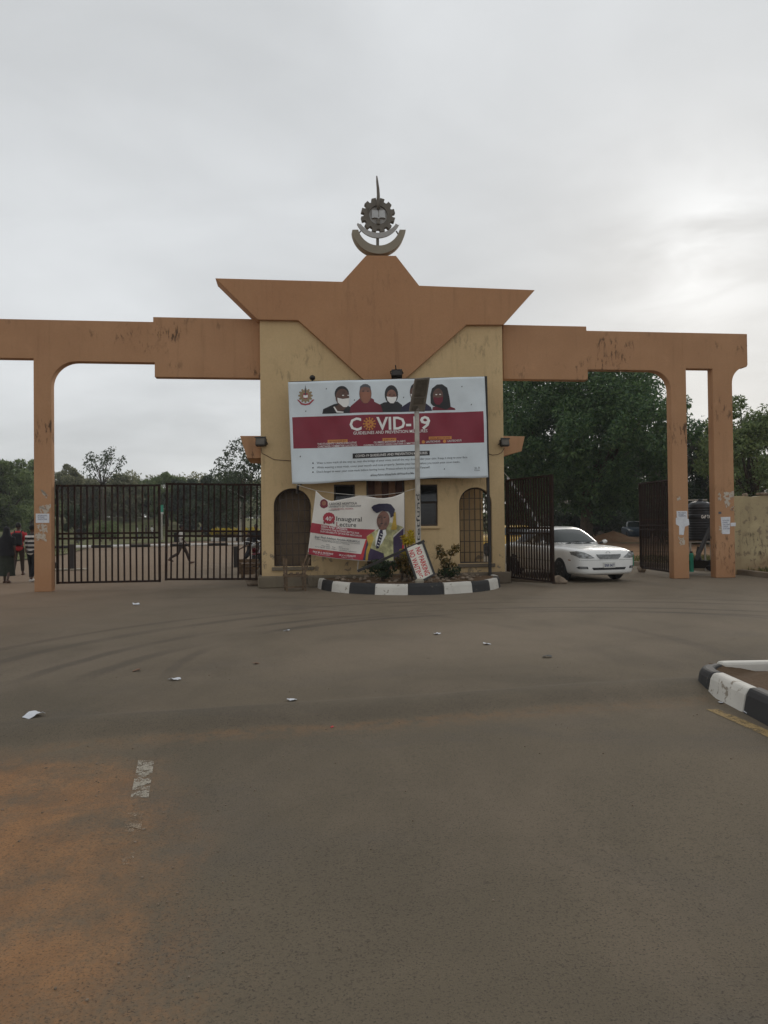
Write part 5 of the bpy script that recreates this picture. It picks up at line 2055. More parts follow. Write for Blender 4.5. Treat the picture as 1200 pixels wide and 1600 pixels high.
litter('crumpled white sheet on the road short of the hump on its left end', 52, 1121, 0.20, 1)
litter('crumpled white scrap beyond the hump, left of the small folded one', 273, 1063, 0.13, 2)
litter('folded white scrap lying just beyond the crest of the hump', 456, 1095, 0.12, 3)
litter('white scrap on the road before the closed gate', 213, 945, 0.20, 4)
litter('white scrap on the road in front of the planter', 683, 991, 0.13, 5)
litter('pale scrap on the road between the planter and the island', 761, 1007, 0.12, 6)
litter('brown leaf-like scrap on the open road beyond the hump', 213, 1048, 0.10, 7, 'brown_b')
litter('grey flattened scrap on the road towards the white car', 855, 1027, 0.13, 8, 'cloth_grey')
litter('tiny pale scrap on the road before the stick stool', 448, 986, 0.09, 9)
litter('brownish scrap on the road behind the folded white one', 400, 1038, 0.09, 10, 'brown_b')
litter('crushed white plastic at the foot of the island kerb', 1177, 1117, 0.14, 11)
litter('tiny white scrap by the kerb end of the yellow line', 1126, 1099, 0.06, 12)
litter('tiny red scrap on the near foot of the hump', 519, 1136, 0.035, 13, 'p_brightred')


def pebbles():
    rr = random.Random(5)
    mb = MB()
    for i in range(420):
        if i < 250:
            x, y = rr.uniform(-4.5, -0.6), rr.uniform(2.0, 6.2)
        else:
            x, y = rr.uniform(-3, 3.6), rr.uniform(2.0, 9)
        s = rr.uniform(0.003, 0.008) * (1.6 if rr.random() < .08 else 1)
        if 0 < y - 0.235 * x - 6.2 < 1.0:
            continue
        mb.ell((x, y, float(zroad(x, y)) + 0.003), (s, s * rr.uniform(.7, 1.2), s * .7), 5, 3)
    kind(mb.build('gravel', M['stone'], recalc=False), 'stuff')


pebbles()


def rubble():
    rr = random.Random(15)
    mb = MB()
    for i in range(110):
        a = rr.uniform(0, math.pi)
        k = rr.uniform(0.3, 0.9)
        u, v = 0.55 - 2.2 * k * math.cos(a), -0.45 - 2.45 * k * math.sin(a)
        p = fw(u, v, 0.25)
        s = rr.uniform(0.02, 0.07)
        rot = Matrix.Rotation(rr.uniform(0, 3), 3, 'Z')
        mb.ell(p, (s, s * rr.uniform(.6, 1.2), s * rr.uniform(.5, .9)), 6, 4, rot)
    kind(mb.build('rubble', M['stone'], recalc=False), 'stuff')


rubble()


# ================================================================== CARS
def patch(bvh, poly, axis, sgn, name, mat, parent, off=0.006, edge=0.06):
    """polygon drawn in the plane across `axis`, thrown onto the body along that axis"""
    bm = bmesh.new()
    f = bm.faces.new([bm.verts.new((p[0], p[1], 0)) for p in poly])
    bmesh.ops.triangulate(bm, faces=[f])
    for _ in range(5):
        lg = [e for e in bm.edges if e.calc_length() > edge]
        if not lg:
            break
        bmesh.ops.subdivide_edges(bm, edges=lg, cuts=1)
        bmesh.ops.triangulate(bm, faces=bm.faces)
    bm.verts.index_update()
    vs = []
    for v in bm.verts:
        a, b = v.co.x, v.co.y
        if axis == 'x':
            o, d = Vector((6 * sgn, a, b)), Vector((-sgn, 0, 0))
        elif axis == 'y':
            o, d = Vector((a, 6 * sgn, b)), Vector((0, -sgn, 0))
        else:
            o, d = Vector((a, b, 6)), Vector((0, 0, -1))
        hit, n, _, _ = bvh.ray_cast(o, d)
        if hit is None:
            hit, n, _, _ = bvh.find_nearest(o + d * 5.0)
        vs.append(hit + n * off)
    fs = [tuple(v.index for v in f.verts) for f in bm.faces]
    bm.free()
    return MB().add(vs, fs).build(name, mat, parent, smooth=True)


def car(name, label, paint, loc, rotz, plate=None, detail=True):
    t = thing(name, label, 'car', loc, rotz)
    # stations: x, half width, bottom, shoulder z, centre top z
    ST = [(2.45, .52, .29, .60, .655), (2.42, .70, .22, .705, .755), (2.33, .81, .19, .775, .83), (2.14, .87, .18, .82, .885), (1.85, .894, .18, .85, .925), (1.50, .905, .18, .878, .95),
          (1.05, .908, .18, .885, .965), (.5, .908, .18, .905, .985), (-.4, .908, .18, .915, .995), (-1.2, .905, .18, .92, 1.0), (-1.7, .895, .19, .925, 1.02), (-2.1, .865, .22, .92, 1.01),
          (-2.32, .79, .26, .90, .98), (-2.42, .66, .32, .78, .84), (-2.45, .50, .40, .62, .66)]
    vs, fs = [], []
    n = None
    for x, w, zb, zs, zt in ST:
        half = [(0, zb), (w * .80, zb), (w * .95, zb + .05), (w * .985, zb + .16), (w, zb + (zs - zb) * .55), (w * .985, zs - .05), (w * .95, zs), (w * .84, zs + (zt - zs) * .62), (w * .55, zt - .012), (0, zt)]
        ring = [(x, y, z) for y, z in half] + [(x, -y, z) for y, z in half[-2:0:-1]]
        n = len(ring)
        vs += ring
    for i in range(len(ST) - 1):
        for k in range(n):
            k2 = (k + 1) % n
            fs.append((i * n + k, i * n + k2, (i + 1) * n + k2, (i + 1) * n + k))
    fs += [tuple(range(n)), tuple(reversed(range((len(ST) - 1) * n, len(ST) * n)))]
    body = MB().add(vs, fs).build('body', paint, t, smooth=True)
    ss = body.modifiers.new('s', 'SUBSURF')
    ss.levels = ss.render_levels = 2
    cut = MB()
    for x in (1.46, -1.36):
        for s in (-1, 1):
            cut.lathe([(0.365, s * 0.60), (0.375, s * 1.2)] if s > 0 else [(0.375, -1.2), (0.365, -0.60)], 28, 'y', (x, 0, 0.34))
    co = cut.build('cutter', M['trim'])
    bo = body.modifiers.new('b', 'BOOLEAN')
    bo.object = co
    bo.operation = 'DIFFERENCE'
    bake(body)
    bpy.data.objects.remove(co)
    body.data.polygons.foreach_set('use_smooth', [True] * len(body.data.polygons))
    # cabin
    RG = [(.90, -1.92, 1.18, .835), (1.0, -1.80, 1.02, .80), (1.14, -1.58, .78, .745), (1.28, -1.34, .53, .68), (1.39, -1.08, .27, .60), (1.44, -.85, .05, .53), (1.462, -.55, -.25, .40)]
    vs, fs = [], []
    m = 36
    for z, xa, xb, w in RG:
        cx, hx = (xa + xb) / 2, (xb - xa) / 2
        for k in range(m):
            a = 2 * math.pi * k / m
            c, s_ = math.cos(a), math.sin(a)
            e = 0.42
            bow = 0.05 * math.cos(a) * (1 if c > 0 else .6)
            vs.append((cx + hx * math.copysign(abs(c) ** e, c) - (0.06 * (abs(math.copysign(abs(s_) ** e, s_))) ** 2 if c > 0 else 0), w * math.copysign(abs(s_) ** e, s_), z))
    for i in range(len(RG) - 1):
        for k in range(m):
            k2 = (k + 1) % m
            fs.append((i * m + k, i * m + k2, (i + 1) * m + k2, (i + 1) * m + k))
    fs += [tuple(reversed(range(m))), tuple(range((len(RG) - 1) * m, len(RG) * m))]
    cab = MB().add(vs, fs).build('cabin', paint, t, smooth=True)
    ss = cab.modifiers.new('s', 'SUBSURF')
    ss.levels = ss.render_levels = 1
    bake(cab)
    cab.data.polygons.foreach_set('use_smooth', [True] * len(cab.data.polygons))

    def bvh_of(o):
        return BVHTree.FromPolygons([v.co.copy() for v in o.data.vertices], [tuple(p.vertices) for p in o.data.polygons])
    bb, bc = bvh_of(body), bvh_of(cab)
    g = M['car_glass']
    patch(bc, [(-.70, 1.0), (-.35, .975), (0, .97), (.35, .975), (.70, 1.0), (.555, 1.345), (.3, 1.372), (0, 1.38), (-.3, 1.372), (-.555, 1.345)], 'x', 1, 'windshield', g, t, 0.004)
    patch(bc, [(-.66, 1.05), (.66, 1.05), (.52, 1.33), (0, 1.36), (-.52, 1.33)], 'x', -1, 'rear_window', g, t, 0.004)
    for s in (-1, 1):
        patch(bc, [(.80, .99), (-.28, 1.0), (-.28, 1.365), (.15, 1.355), (.38, 1.28)], 'y', s, 'side_window', g, t, 0.004)
        patch(bc, [(-.34, 1.0), (-1.40, 1.01), (-1.05, 1.30), (-.75, 1.365), (-.34, 1.365)], 'y', s, 'side_window', g, t, 0.004)
        hl = patch(bb, [(s * .42, .645), (s * .60, .625), (s * .79, .645), (s * .865, .73), (s * .86, .80), (s * .78, .825), (s * .66, .79), (s * .52, .715)], 'x', 1, 'headlight', M['lamp_inner'], t, 0.006, .04)
        if detail:
            for yy, zz, rr in ((.62, .685, .05), (.755, .72, .05)):
                h, nn, _, _ = bb.ray_cast(Vector((6, s * yy, zz)), Vector((-1, 0, 0)))
                MB().ell(h + nn * 0.006, (.02, rr, rr * .8)).build('bulb', M['lamp_lens'], hl, smooth=True)
            patch(bb, [(s * .60, .365), (s * .80, .37), (s * .83, .40), (s * .80, .43), (s * .62, .425)], 'x', 1, 'fog_lamp', M['trim'], t, 0.006, .04)
            patch(bb, [(s * .64, .378), (s * .78, .38), (s * .79, .415), (s * .65, .412)], 'x', 1, 'fog_lens', M['lamp_lens'], t, 0.012, .04)
            patch(bb, [(2.02, .565), (1.90, .575), (1.90, .60), (2.02, .59)], 'y', s, 'side_marker', M['amber'], t, 0.006, .04)
            patch(bb, [(1.0, .52), (-2.0, .53), (-2.0, .545), (1.0, .535)], 'y', s, 'door_trim', M['chrome'], t, 0.006, .15)
            for x in (.82, -.30, -1.28):
                patch(bb, [(x, .26), (x + .008, .26), (x + .008, .90), (x, .90)], 'y', s, 'door_seam', M['trim'], t, 0.003, .1)
            mr = MB().ell((.70, s * .97, 1.02), (.05, .085, .058), 14, 9).build('mirror', paint, t, smooth=True)
            MB().bar((.72, s * .80, .98), (.70, s * .90, 1.0), .04, .05).build('mirror_arm', M['trim'], mr)
    if detail:
        patch(bb, [(-.37, .735), (.37, .735), (.34, .67), (.27, .61), (-.27, .61), (-.34, .67)], 'x', 1, 'grille', M['lamp_inner'], t, 0.008, .05)
        for k, z in enumerate((.632, .662, .694)):
            w = .26 + .04 * k
            patch(bb, [(-w, z), (w, z), (w + .01, z + .009), (-w - .01, z + .009)], 'x', 1, 'grille_slot', M['trim'], t, 0.013, .06)
        for s in (-1, 1):
            patch(bb, [(2.30, s * .44), (1.75, s * .66), (1.12, s * .74), (1.12, s * .748), (1.75, s * .668), (2.30, s * .448)], 'z', 1, 'bonnet_seam', M['trim'], t, 0.003, .12)
        patch(bb, [(-.80, .585), (.80, .585), (.80, .590), (-.80, .590)], 'x', 1, 'bumper_seam', M['trim'], t, 0.003, .08)
        patch(bb, [(-.46, .335), (.46, .335), (.50, .395), (-.50, .395)], 'x', 1, 'air_intake', M['trim'], t, 0.006, .06)
        h, nn, _, _ = bb.ray_cast(Vector((6, 0, .775)), Vector((-1, 0, 0)))
        lg = []
        for i in range(20):
            a = 2 * math.pi * i / 20
            lg.append(h + Vector((0.012, .058 * math.cos(a), .036 * math.sin(a))))
        lg.append(lg[0])
        MB().path(lg, .006, 6, False).build('badge', M['chrome'], t)
        h, nn, _, _ = bb.ray_cast(Vector((6, 0, .43)), Vector((-1, 0, 0)))
        x0 = h.x + 0.012
        pl = MB().box(x0, x0 + .012, -.17, .17, .385, .535).build('number_plate', M['plate'], t, bevel=0.004)
        if plate:
            tv, tf = text2d(plate, 0.02)
            MB().add([(x0 + .0145, -.145 + .29 * x, .415 + .075 * y) for x, y in tv], tf).build('lettering', M['cloth_blue'], pl, recalc=False)
        for s in (-.42, .12):
            pts = []
            for k in range(6):
                yy = s + .42 * k / 5
                hh, n2, _, _ = bc.ray_cast(Vector((6, yy, .985 + .012 * k)), Vector((-1, 0, 0)))
                if hh:
                    pts.append(hh + n2 * .012)
            MB().path(pts, .008, 5).build('wiper', M['trim'], t)
        for s in (-1, 1):
            pts = []
            for z in np.linspace(1.0, 1.36, 8):
                w = .715 - (z - 1.0) / .36 * .15
                hh, n2, _, _ = bc.ray_cast(Vector((6, s * w, z)), Vector((-1, 0, 0)))
                if hh:
                    pts.append(hh + n2 * .004)
            MB().path(pts, .012, 5).build('pillar_trim', M['trim'], t)
    # wheels
    w0 = None
    for x in (1.46, -1.36):
        for s in (-1, 1):
            if w0 is None:
                w0 = MB().lathe([(.20, -.10), (.30, -.105), (.325, -.075), (.33, 0), (.325, .075), (.30, .105), (.20, .10)], 30, 'y').build('wheel', M['tyre'], t, smooth=True)
                rim = MB().lathe([(.20, .085), (.205, .1), (.19, .102), (.17, .06), (.05, .055), (.04, .075), (.0, .08)], 24, 'y').build('rim', M['rim'], w0)
                for i in range(7):
                    a = 2 * math.pi * i / 7
                    MB().bar((.04 * math.cos(a), .082, .04 * math.sin(a)), (.19 * math.cos(a), .092, .19 * math.sin(a)), .04, .025, (0, 1, 0)).build('spoke', M['rim'], w0)
                w0.location = (x, s * .80, .33)
                w0.rotation_euler = (0, 0, math.pi if s < 0 else 0)
                continue
            c = copy_tree(w0, t)
            c.location = (x, s * .80, .33)
            c.rotation_euler = (0, 0, math.pi if s < 0 else 0)
    MB().box(-2.1, 2.1, -.60, .60, .19, .45).build('underbody', M['trim'], t)
    return t


def place_cars():
    th = R(-90 + 16)
    # middle of the front axle, from the two front wheels' feet
    c = (W(881, 905) + W(962, 907.5)) / 2
    d = Vector((math.cos(th), math.sin(th), 0))
    ctr = c - d * 1.46
    car('saloon_car', 'white saloon car driving out through the open gate', M['white_car'], (ctr.x, ctr.y, 0), th, 'ENR 0477')
    c = D(812, 850, 36)
    car('taxi_car', 'yellow car behind the outward gate leaf', M['yellow_car'], (c.x, c.y, 0), R(-60), None, False)
    c = W(996, 842, 0.11)
    car('parked_car', 'dark blue car parked far off under the trees', M['blue_car'], (c.x + 0.3, c.y + 1.5, 0.11), R(-100), None, False)


place_cars()


# ================================================================== PEOPLE
def person(label, loc, rotz, h=1.72, top='cloth_white', low='cloth_black', legs=(8, -14), knees=(10, 25), arms=(10, -10), elbows=(15, 15), voxel=0.013, pack=None, skirt=None, veil=False, hair=True, shoe='shoe', sleeve=0.6, group=None, bag=None, lean=0.0):
    """facing local +Y"""
    t = thing('person', label, 'person', loc, rotz, group)
    k = h / 1.72
    t.scale = (k, k, k)
    hipz = 0.90

    def leg(s, a, kn):
        hp = Vector((s * .095, 0, hipz))
        a, kn = R(a), R(kn)
        ke = hp + Vector((0, math.sin(a), -math.cos(a))) * .43
        b = a - kn
        an = ke + Vector((0, math.sin(b), -math.cos(b))) * .40
        toe = an + Vector((s * .02, .17 * math.cos(b * .4), -.035 + .17 * math.sin(b * .5)))
        return hp, ke, an, toe
    L = [leg(-1, legs[0], knees[0]), leg(1, legs[1], knees[1])]
    low_z = min(min(l[2].z - .075, l[3].z - .03) for l in L)
    sh = Vector((0, 0, -low_z))

    def arm(s, a, el):
        a, el = R(a), R(el)
        s0 = Vector((s * .185, lean * .5, 1.40))
        e = s0 + Vector((s * .05, math.sin(a) * .29, -math.cos(a) * .29))
        b = a + el
        w = e + Vector((s * .01, math.sin(b) * .25, -math.cos(b) * .25))
        hd = w + Vector((0, math.sin(b) * .09, -math.cos(b) * .09))
        return s0, e, w, hd
    Aa = [arm(-1, arms[0], elbows[0]), arm(1, arms[1], elbows[1])]
    # body, one skin
    b = MB()
    tor = [Vector((0, 0, .90)), Vector((0, 0, 1.02)), Vector((0, lean * .2, 1.16)), Vector((0, lean * .4, 1.32)), Vector((0, lean * .5, 1.42))]
    for p, r in zip(tor, ((.16, .105, .10), (.145, .095, .10), (.15, .10, .11), (.175, .105, .11), (.15, .085, .06))):
        b.ell(p, r, 12, 8)
    hc = Vector((0, lean * .6 + .01, 1.615))
    b.path([(0, lean * .5, 1.40), (0, lean * .55, 1.53)], [.06, .052], 10)
    b.ell(hc, (.075, .095, .11), 14, 10)
    b.ell(hc + Vector((0, .085, -.03)), (.014, .022, .02), 8, 6)
    b.ell(hc + Vector((0, .06, -.075)), (.04, .03, .03), 8, 6)
    for s in (-1, 1):
        b.ell(hc + Vector((s * .077, 0, -.01)), (.012, .022, .032), 8, 6)
    for (hp, ke, an, toe) in L:
        b.path([hp, hp.lerp(ke, .5), ke, ke.lerp(an, .35), an], [.082, .07, .052, .052, .036], 10)
        b.path([an + Vector((0, -.03, -.045)), an.lerp(toe, .55) + Vector((0, 0, -.02)), toe], [.036, .036, .026], 8)
    for i, (s0, e, w, hd) in enumerate(Aa):
        b.path([s0, s0.lerp(e, .5), e, e.lerp(w, .3), w], [.052, .046, .038, .038, .026], 10)
        b.path([w, w.lerp(hd, .5), hd], [.026, .036, .03], 8)
        d = (hd - w).normalized()
        for j in range(4):
            o = Vector((0, (j - 1.5) * .018, 0))
            b.path([hd + o * .8, hd + o + d * .04, hd + o + d * (.065 + .01 * (j in (1, 2))) + Vector((0, .01, 0))], [.0095, .009, .0075], 6)
        b.path([w + d * .03 + Vector((0, .02, 0)), w + d * .075 + Vector((0, .05, 0))], [.011, .009], 6)
    ob = b.build('body', M['skin'], t, recalc=False)
    remesh(ob, voxel, 3)
    ob.location = sh
    # top
    c = MB()
    for p, r in zip(tor, ((.185, .135, .11), (.17, .12, .11), (.175, .125, .12), (.195, .125, .12), (.17, .105, .055))):
        c.ell(p, r, 12, 8)
    for (s0, e, w, hd) in Aa:
        if sleeve >= 1:
            c.path([s0, e, e.lerp(w, .9)], [.072, .058, .045], 10)
        else:
            c.path([s0, s0.lerp(e, sleeve + .3)], [.074, .066], 10)
    oc = c.build('shirt', M[top], t, recalc=False)
    remesh(oc, voxel * 1.3, 5)
    oc.location = sh
    # trousers
    if skirt:
        n = 22
        vs, fs = [], []
        pr = [(.175, 1.0), (.195, .86), (.21, .62), (.225, .38), (.235, .22)]
        for r, z in pr:
            for i in range(n):
                a = 2 * math.pi * i / n
                rr = r * (1 + .035 * math.sin(5 * a + 3 * z))
                vs.append((rr * math.cos(a), rr * .8 * math.sin(a), z))
        for j in range(len(pr) - 1):
            for i in range(n):
                i2 = (i + 1) % n
                fs.append((j * n + i, j * n + i2, (j + 1) * n + i2, (j + 1) * n + i))
        osk = MB().add(vs, fs).build('skirt', M[skirt], t, smooth=True)
        osk.location = sh
    else:
        c = MB()
        c.ell((0, 0, .93), (.175, .12, .12), 12, 8)
        for (hp, ke, an, toe) in L:
            c.path([hp + Vector((0, 0, .02)), hp.lerp(ke, .5), ke, ke.lerp(an, .85)], [.098, .085, .068, .056], 10)
        oc = c.build('trousers', M[low], t, recalc=False)
        remesh(oc, voxel * 1.3, 4)
        oc.location = sh
    for (hp, ke, an, toe) in L:
        s_ = MB().path([an + Vector((0, -.045, -.05)), an.lerp(toe, .5) + Vector((0, 0, -.02)), toe + Vector((0, .02, 0))], [.042, .046, .03], 8).build('shoe', M[shoe], t, smooth=True)
        s_.location = sh
    if veil:
        n = 22
        pr = [(.015, .02, 1.735), (.07, .085, 1.715), (.093, .112, 1.65), (.098, .115, 1.56), (.13, .12, 1.46), (.21, .15, 1.36), (.235, .17, 1.15), (.25, .19, .95), (.255, .20, .84)]
        vs, fs = [], []
        for rx, ry, z in pr:
            for i in range(n):
                a = 2 * math.pi * i / n
                f = 1 + (.03 * math.sin(6 * a + 9 * z) if z < 1.4 else 0)
                yo = -.012
                if z > 1.5 and math.sin(a) > .75 and z < 1.7:
                    f *= .82
                vs.append((rx * f * math.cos(a), ry * f * math.sin(a) + yo, z))
        for j in range(len(pr) - 1):
            for i in range(n):
                i2 = (i + 1) % n
                fs.append((j * n + i, j * n + i2, (j + 1) * n + i2, (j + 1) * n + i))
        fs.append(tuple(reversed(range(n))))
        ov = MB().add(vs, fs).build('veil', M['cloth_black'], t, smooth=True)
        ov.location = sh
    elif hair:
        hm = MB().ell(hc + Vector((0, -.018, .03)), (.084, .096, .098), 14, 9).build('hair', M['hair'], t, smooth=True)
        hm.location = sh
    if pack:
        pk = MB().box(-.15, .15, -.30, -.125, .98, 1.40).build('backpack', M[pack], t, bevel=0.05)
        pk.location = sh
        for s in (-1, 1):
            st = MB().path([(s * .09, -.13, 1.38), (s * .11, -.02, 1.475), (s * .11, .12, 1.36), (s * .13, .09, 1.1), (s * .13, -.10, 1.02)], .018, 6).build('strap', M[pack], pk)
    if bag:
        hd = Aa[bag[0]][3]
        bg = MB().ell(hd + Vector((0, 0, -.17)), (.10, .07, .17), 12, 8).build('held_cloth', M[bag[1]], t, smooth=True)
        bg.location = sh
    return t


def gp(px, py):
    return W(px, py)


person('woman in a long black veil and dark green skirt walking beside the single orange leg', gp(11, 911), R(6), 1.62, top='cloth_black', skirt='cloth_green', veil=True, legs=(9, -7), knees=(8, 18))
person('man in a red shirt with a dark backpack walking behind the veiled woman', gp(29, 899), R(14), 1.76, top='cloth_red', low='cloth_brown', legs=(-12, 14), knees=(18, 6), pack='cloth_black', arms=(14, -14), bag=(0, 'cloth_grey'))
person('person in a black and white striped top half hidden by the single orange leg', gp(51, 909), R(-14), 1.66, top='cloth_stripe', low='cloth_black', legs=(6, -6), knees=(6, 14), sleeve=1.0, shoe='cloth_white')
person('pedestrian with a dark backpack striding past behind the closed gate', gp(284, 881), R(-84), 1.70, top='cloth_white', low='cloth_brown', legs=(28, -20), knees=(10, 42), pack='cloth_black', arms=(-18, 20))
person('far pedestrian with a pale headscarf and dark clothes on the lawn edge', gp(124.5, 851), R(40), 1.68, top='cloth_black', low='cloth_grey', voxel=0.025)
person('far pedestrian in all black standing beside the round dark bush', gp(175, 844.5), R(100), 1.75, top='cloth_black', low='cloth_black', voxel=0.025)
person('far pedestrian in a white top walking ahead of the far group', gp(214, 846), R(-60), 1.70, top='cloth_white', low='cloth_blue', voxel=0.025)
person('far pedestrian in a pale top and dark trousers in the middle of the far group', gp(222.5, 843), R(-70), 1.74, top='cloth_grey', low='cloth_black', voxel=0.025)
person('far pedestrian in brown and black at the front of the far group', gp(228.5, 842), R(-50), 1.70, top='cloth_brown', low='cloth_grey', voxel=0.025)
person('far pedestrian in white walking alone behind the far group', gp(237.5, 842), R(80), 1.68, top='cloth_white', low='cloth_brown', voxel=0.025)
person('far pedestrian in a blue top beside the yellow hedge', gp(315.5, 839), R(30), 1.72, top='cloth_blue', low='cloth_black', voxel=0.025)
person('far pedestrian in a pale shirt beside the blue-topped one', gp(322.5, 838), R(-30), 1.70, top='cloth_white', low='cloth_brown', voxel=0.025)


# ================================================================== MOTORCYCLE AND RIDER
def motorcycle():
    c = W(397, 893)
    rz = R(-80)
    t = thing('motorcycle', 'motorcycle parked behind the closed gate by the gatehouse wall', 'motorcycle', c, rz)
    w = MB().lathe([(.20, -.04), (.27, -.045), (.30, -.02), (.30, .02), (.27, .045), (.20, .04), (.20, -.04)], 26, 'y').build('wheel', M['tyre'], t, loc=(.62, 0, .30))
    MB().lathe([(.05, -.05), (.05, .05)], 10, 'y').build('hub', M['chrome'], w)
    for i in range(6):
        a = math.pi * i / 6
        MB().bar((-.2 * math.cos(a), 0, -.2 * math.sin(a)), (.2 * math.cos(a), 0, .2 * math.sin(a)), .008).build('spoke', M['chrome'], w)
    c2 = copy_tree(w, t)
    c2.location = (-.60, 0, .30)
    MB().ell((.12, 0, .78), (.26, .13, .13)).build('fuel_tank', M['p_maroon'], t, smooth=True)
    MB().box(-.62, -.08, -.13, .13, .74, .83).build('seat', M['trim'], t, bevel=.04)
    MB().box(-.18, .22, -.13, .13, .28, .56).build('engine', M['rim'], t, bevel=.03)
    for s in (-1, 1):
        MB().path([(.62, s * .08, .30), (.40, s * .08, .92)], .022, 8).build('fork', M['chrome'], t)
        MB().path([(.40, 0, .98), (.36, s * .22, 1.04), (.26, s * .36, 1.02)], .015, 8).build('handlebar', M['chrome'], t)
        MB().ell((.34, s * .30, 1.20), (.015, .07, .045)).build('mirror', M['chrome'], t, smooth=True)
        MB().path([(.34, s * .24, 1.04), (.34, s * .29, 1.18)], .007, 6).build('mirror_stalk', M['chrome'], t)
    MB().ell((.50, 0, .90), (.07, .085, .085)).build('headlight', M['lamp_lens'], t, smooth=True)
    MB().path([(.40, 0, .92), (.12, 0, .66), (-.55, 0, .70)], .03, 8).build('frame_tube', M['iron'], t)
    MB().path([(.15, -.14, .30), (-.3, -.17, .28), (-.75, -.17, .36)], .04, 10).build('exhaust', M['chrome'], t)
    MB().path([(-.6, .09, .30), (-.1, .09, .36)], .025, 8).build('swing_arm', M['iron'], t)
    MB().box(.35, .9, -.06, .06, .61, .63).build('mudguard', M['p_maroon'], t)


motorcycle()
c = W(396, 888)
person('person in dark clothes standing over the motorcycle behind the gate', (c.x + .05, c.y + .35, 0), R(170), 1.62, top='cloth_black', low='cloth_brown', legs=(14, -6), knees=(20, 10), voxel=0.02)


def box_table():
    c = W(389, 905)
    t = thing('low_table', 'small rough wooden table behind the closed gate', 'table', (c.x, c.y + 0.5, 0), YAW)
    MB().box(-.32, .32, -.2, .2, .40, .45).build('top', M['wood'], t)
    for x in (-.28, .28):
        for y in (-.16, .16):
            MB().box(x - .03, x + .03, y - .03, y + .03, 0, .40).build('leg', M['wood'], t)
    MB().box(-.28, .28, -.185, -.15, .12, .17).build('stretcher', M['wood'], t)


box_table()


# ================================================================== BOOM BARRIER
def boom():
    a, b = W(112, 891), W(369, 886)
    b = Vector((W(369, 886).x, a.y + 0.7, 0))
    b = W(369, 886.5)
    d = (b - a)
    L = d.length
    rz = math.atan2(d.y, d.x)
    t = thing('boom_barrier', 'black and white striped boom barrier on two posts behind the closed gate', 'barrier', a, rz)
    za = 0.86
    p = MB().path([(-.9, 0, za), (L + .35, 0, za + .02)], .055, 12).build('boom', M['boom'], t, smooth=True)
    MB().box(-.10, .10, -.08, .08, 0, za + .10).build('post', M['iron'], t)
    MB().box(L - .09, L + .09, -.08, .08, 0, za - .06).build('post', M['iron'], t)
    MB().box(-1.15, -.9, -.16, .16, za - .16, za + .1).build('counterweight', M['iron'], t, bevel=.03)
    MB().box(-.6, .5, -.25, .25, 0, .06).build('footing', M['concrete'], t, bevel=.02)


boom()


# ================================================================== TREES
def leaf_mesh(name, centers, radii, per, size, seed, mat, parent, flat=0.8, aspect=0.42, droop=0.3):
    rs = np.random.RandomState(seed)
    n = len(centers)
    idx = np.repeat(np.arange(n), per)
    d = rs.normal(size=(len(idx), 3))
    d /= np.linalg.norm(d, axis=1)[:, None]
    rad = rs.uniform(0.35, 1.0, len(idx)) ** 0.55
    pos = np.array(centers)[idx] + d * np.array(radii)[idx][:, None] * rad[:, None] * np.array([1, 1, flat])
    # leaf frame: axis outward and drooping, normal mostly up/outward
    ax = d * 0.7 + rs.normal(size=d.shape) * 0.7
    ax[:, 2] -= droop
    ax /= np.linalg.norm(ax, axis=1)[:, None]
    up = d * 0.6 + rs.normal(size=d.shape) * 0.55 + np.array([0, 0, 0.6])
    side = np.cross(ax, up)
    side /= np.maximum(1e-6, np.linalg.norm(side, axis=1))[:, None]
    s = size * rs.uniform(0.6, 1.35, len(idx))[:, None]
    a = pos - ax * s * 0.5
    b = pos + side * s * aspect * 0.5
    c = pos + ax * s * 0.5
    e = pos - side * s * aspect * 0.5
    co = np.stack([a, b, c, e], 1).reshape(-1, 3)
    m = len(idx)
    me = bpy.data.meshes.new(name)
    me.vertices.add(m * 4)
    me.vertices.foreach_set('co', co.ravel())
    me.loops.add(m * 4)
    me.loops.foreach_set('vertex_index', np.arange(m * 4))
    me.polygons.add(m)
    me.polygons.foreach_set('loop_start', np.arange(m) * 4)
    me.polygons.foreach_set('loop_total', np.full(m, 4))
    me.materials.append(mat)
    me.update(calc_edges=True)
    return link(name, me, parent)


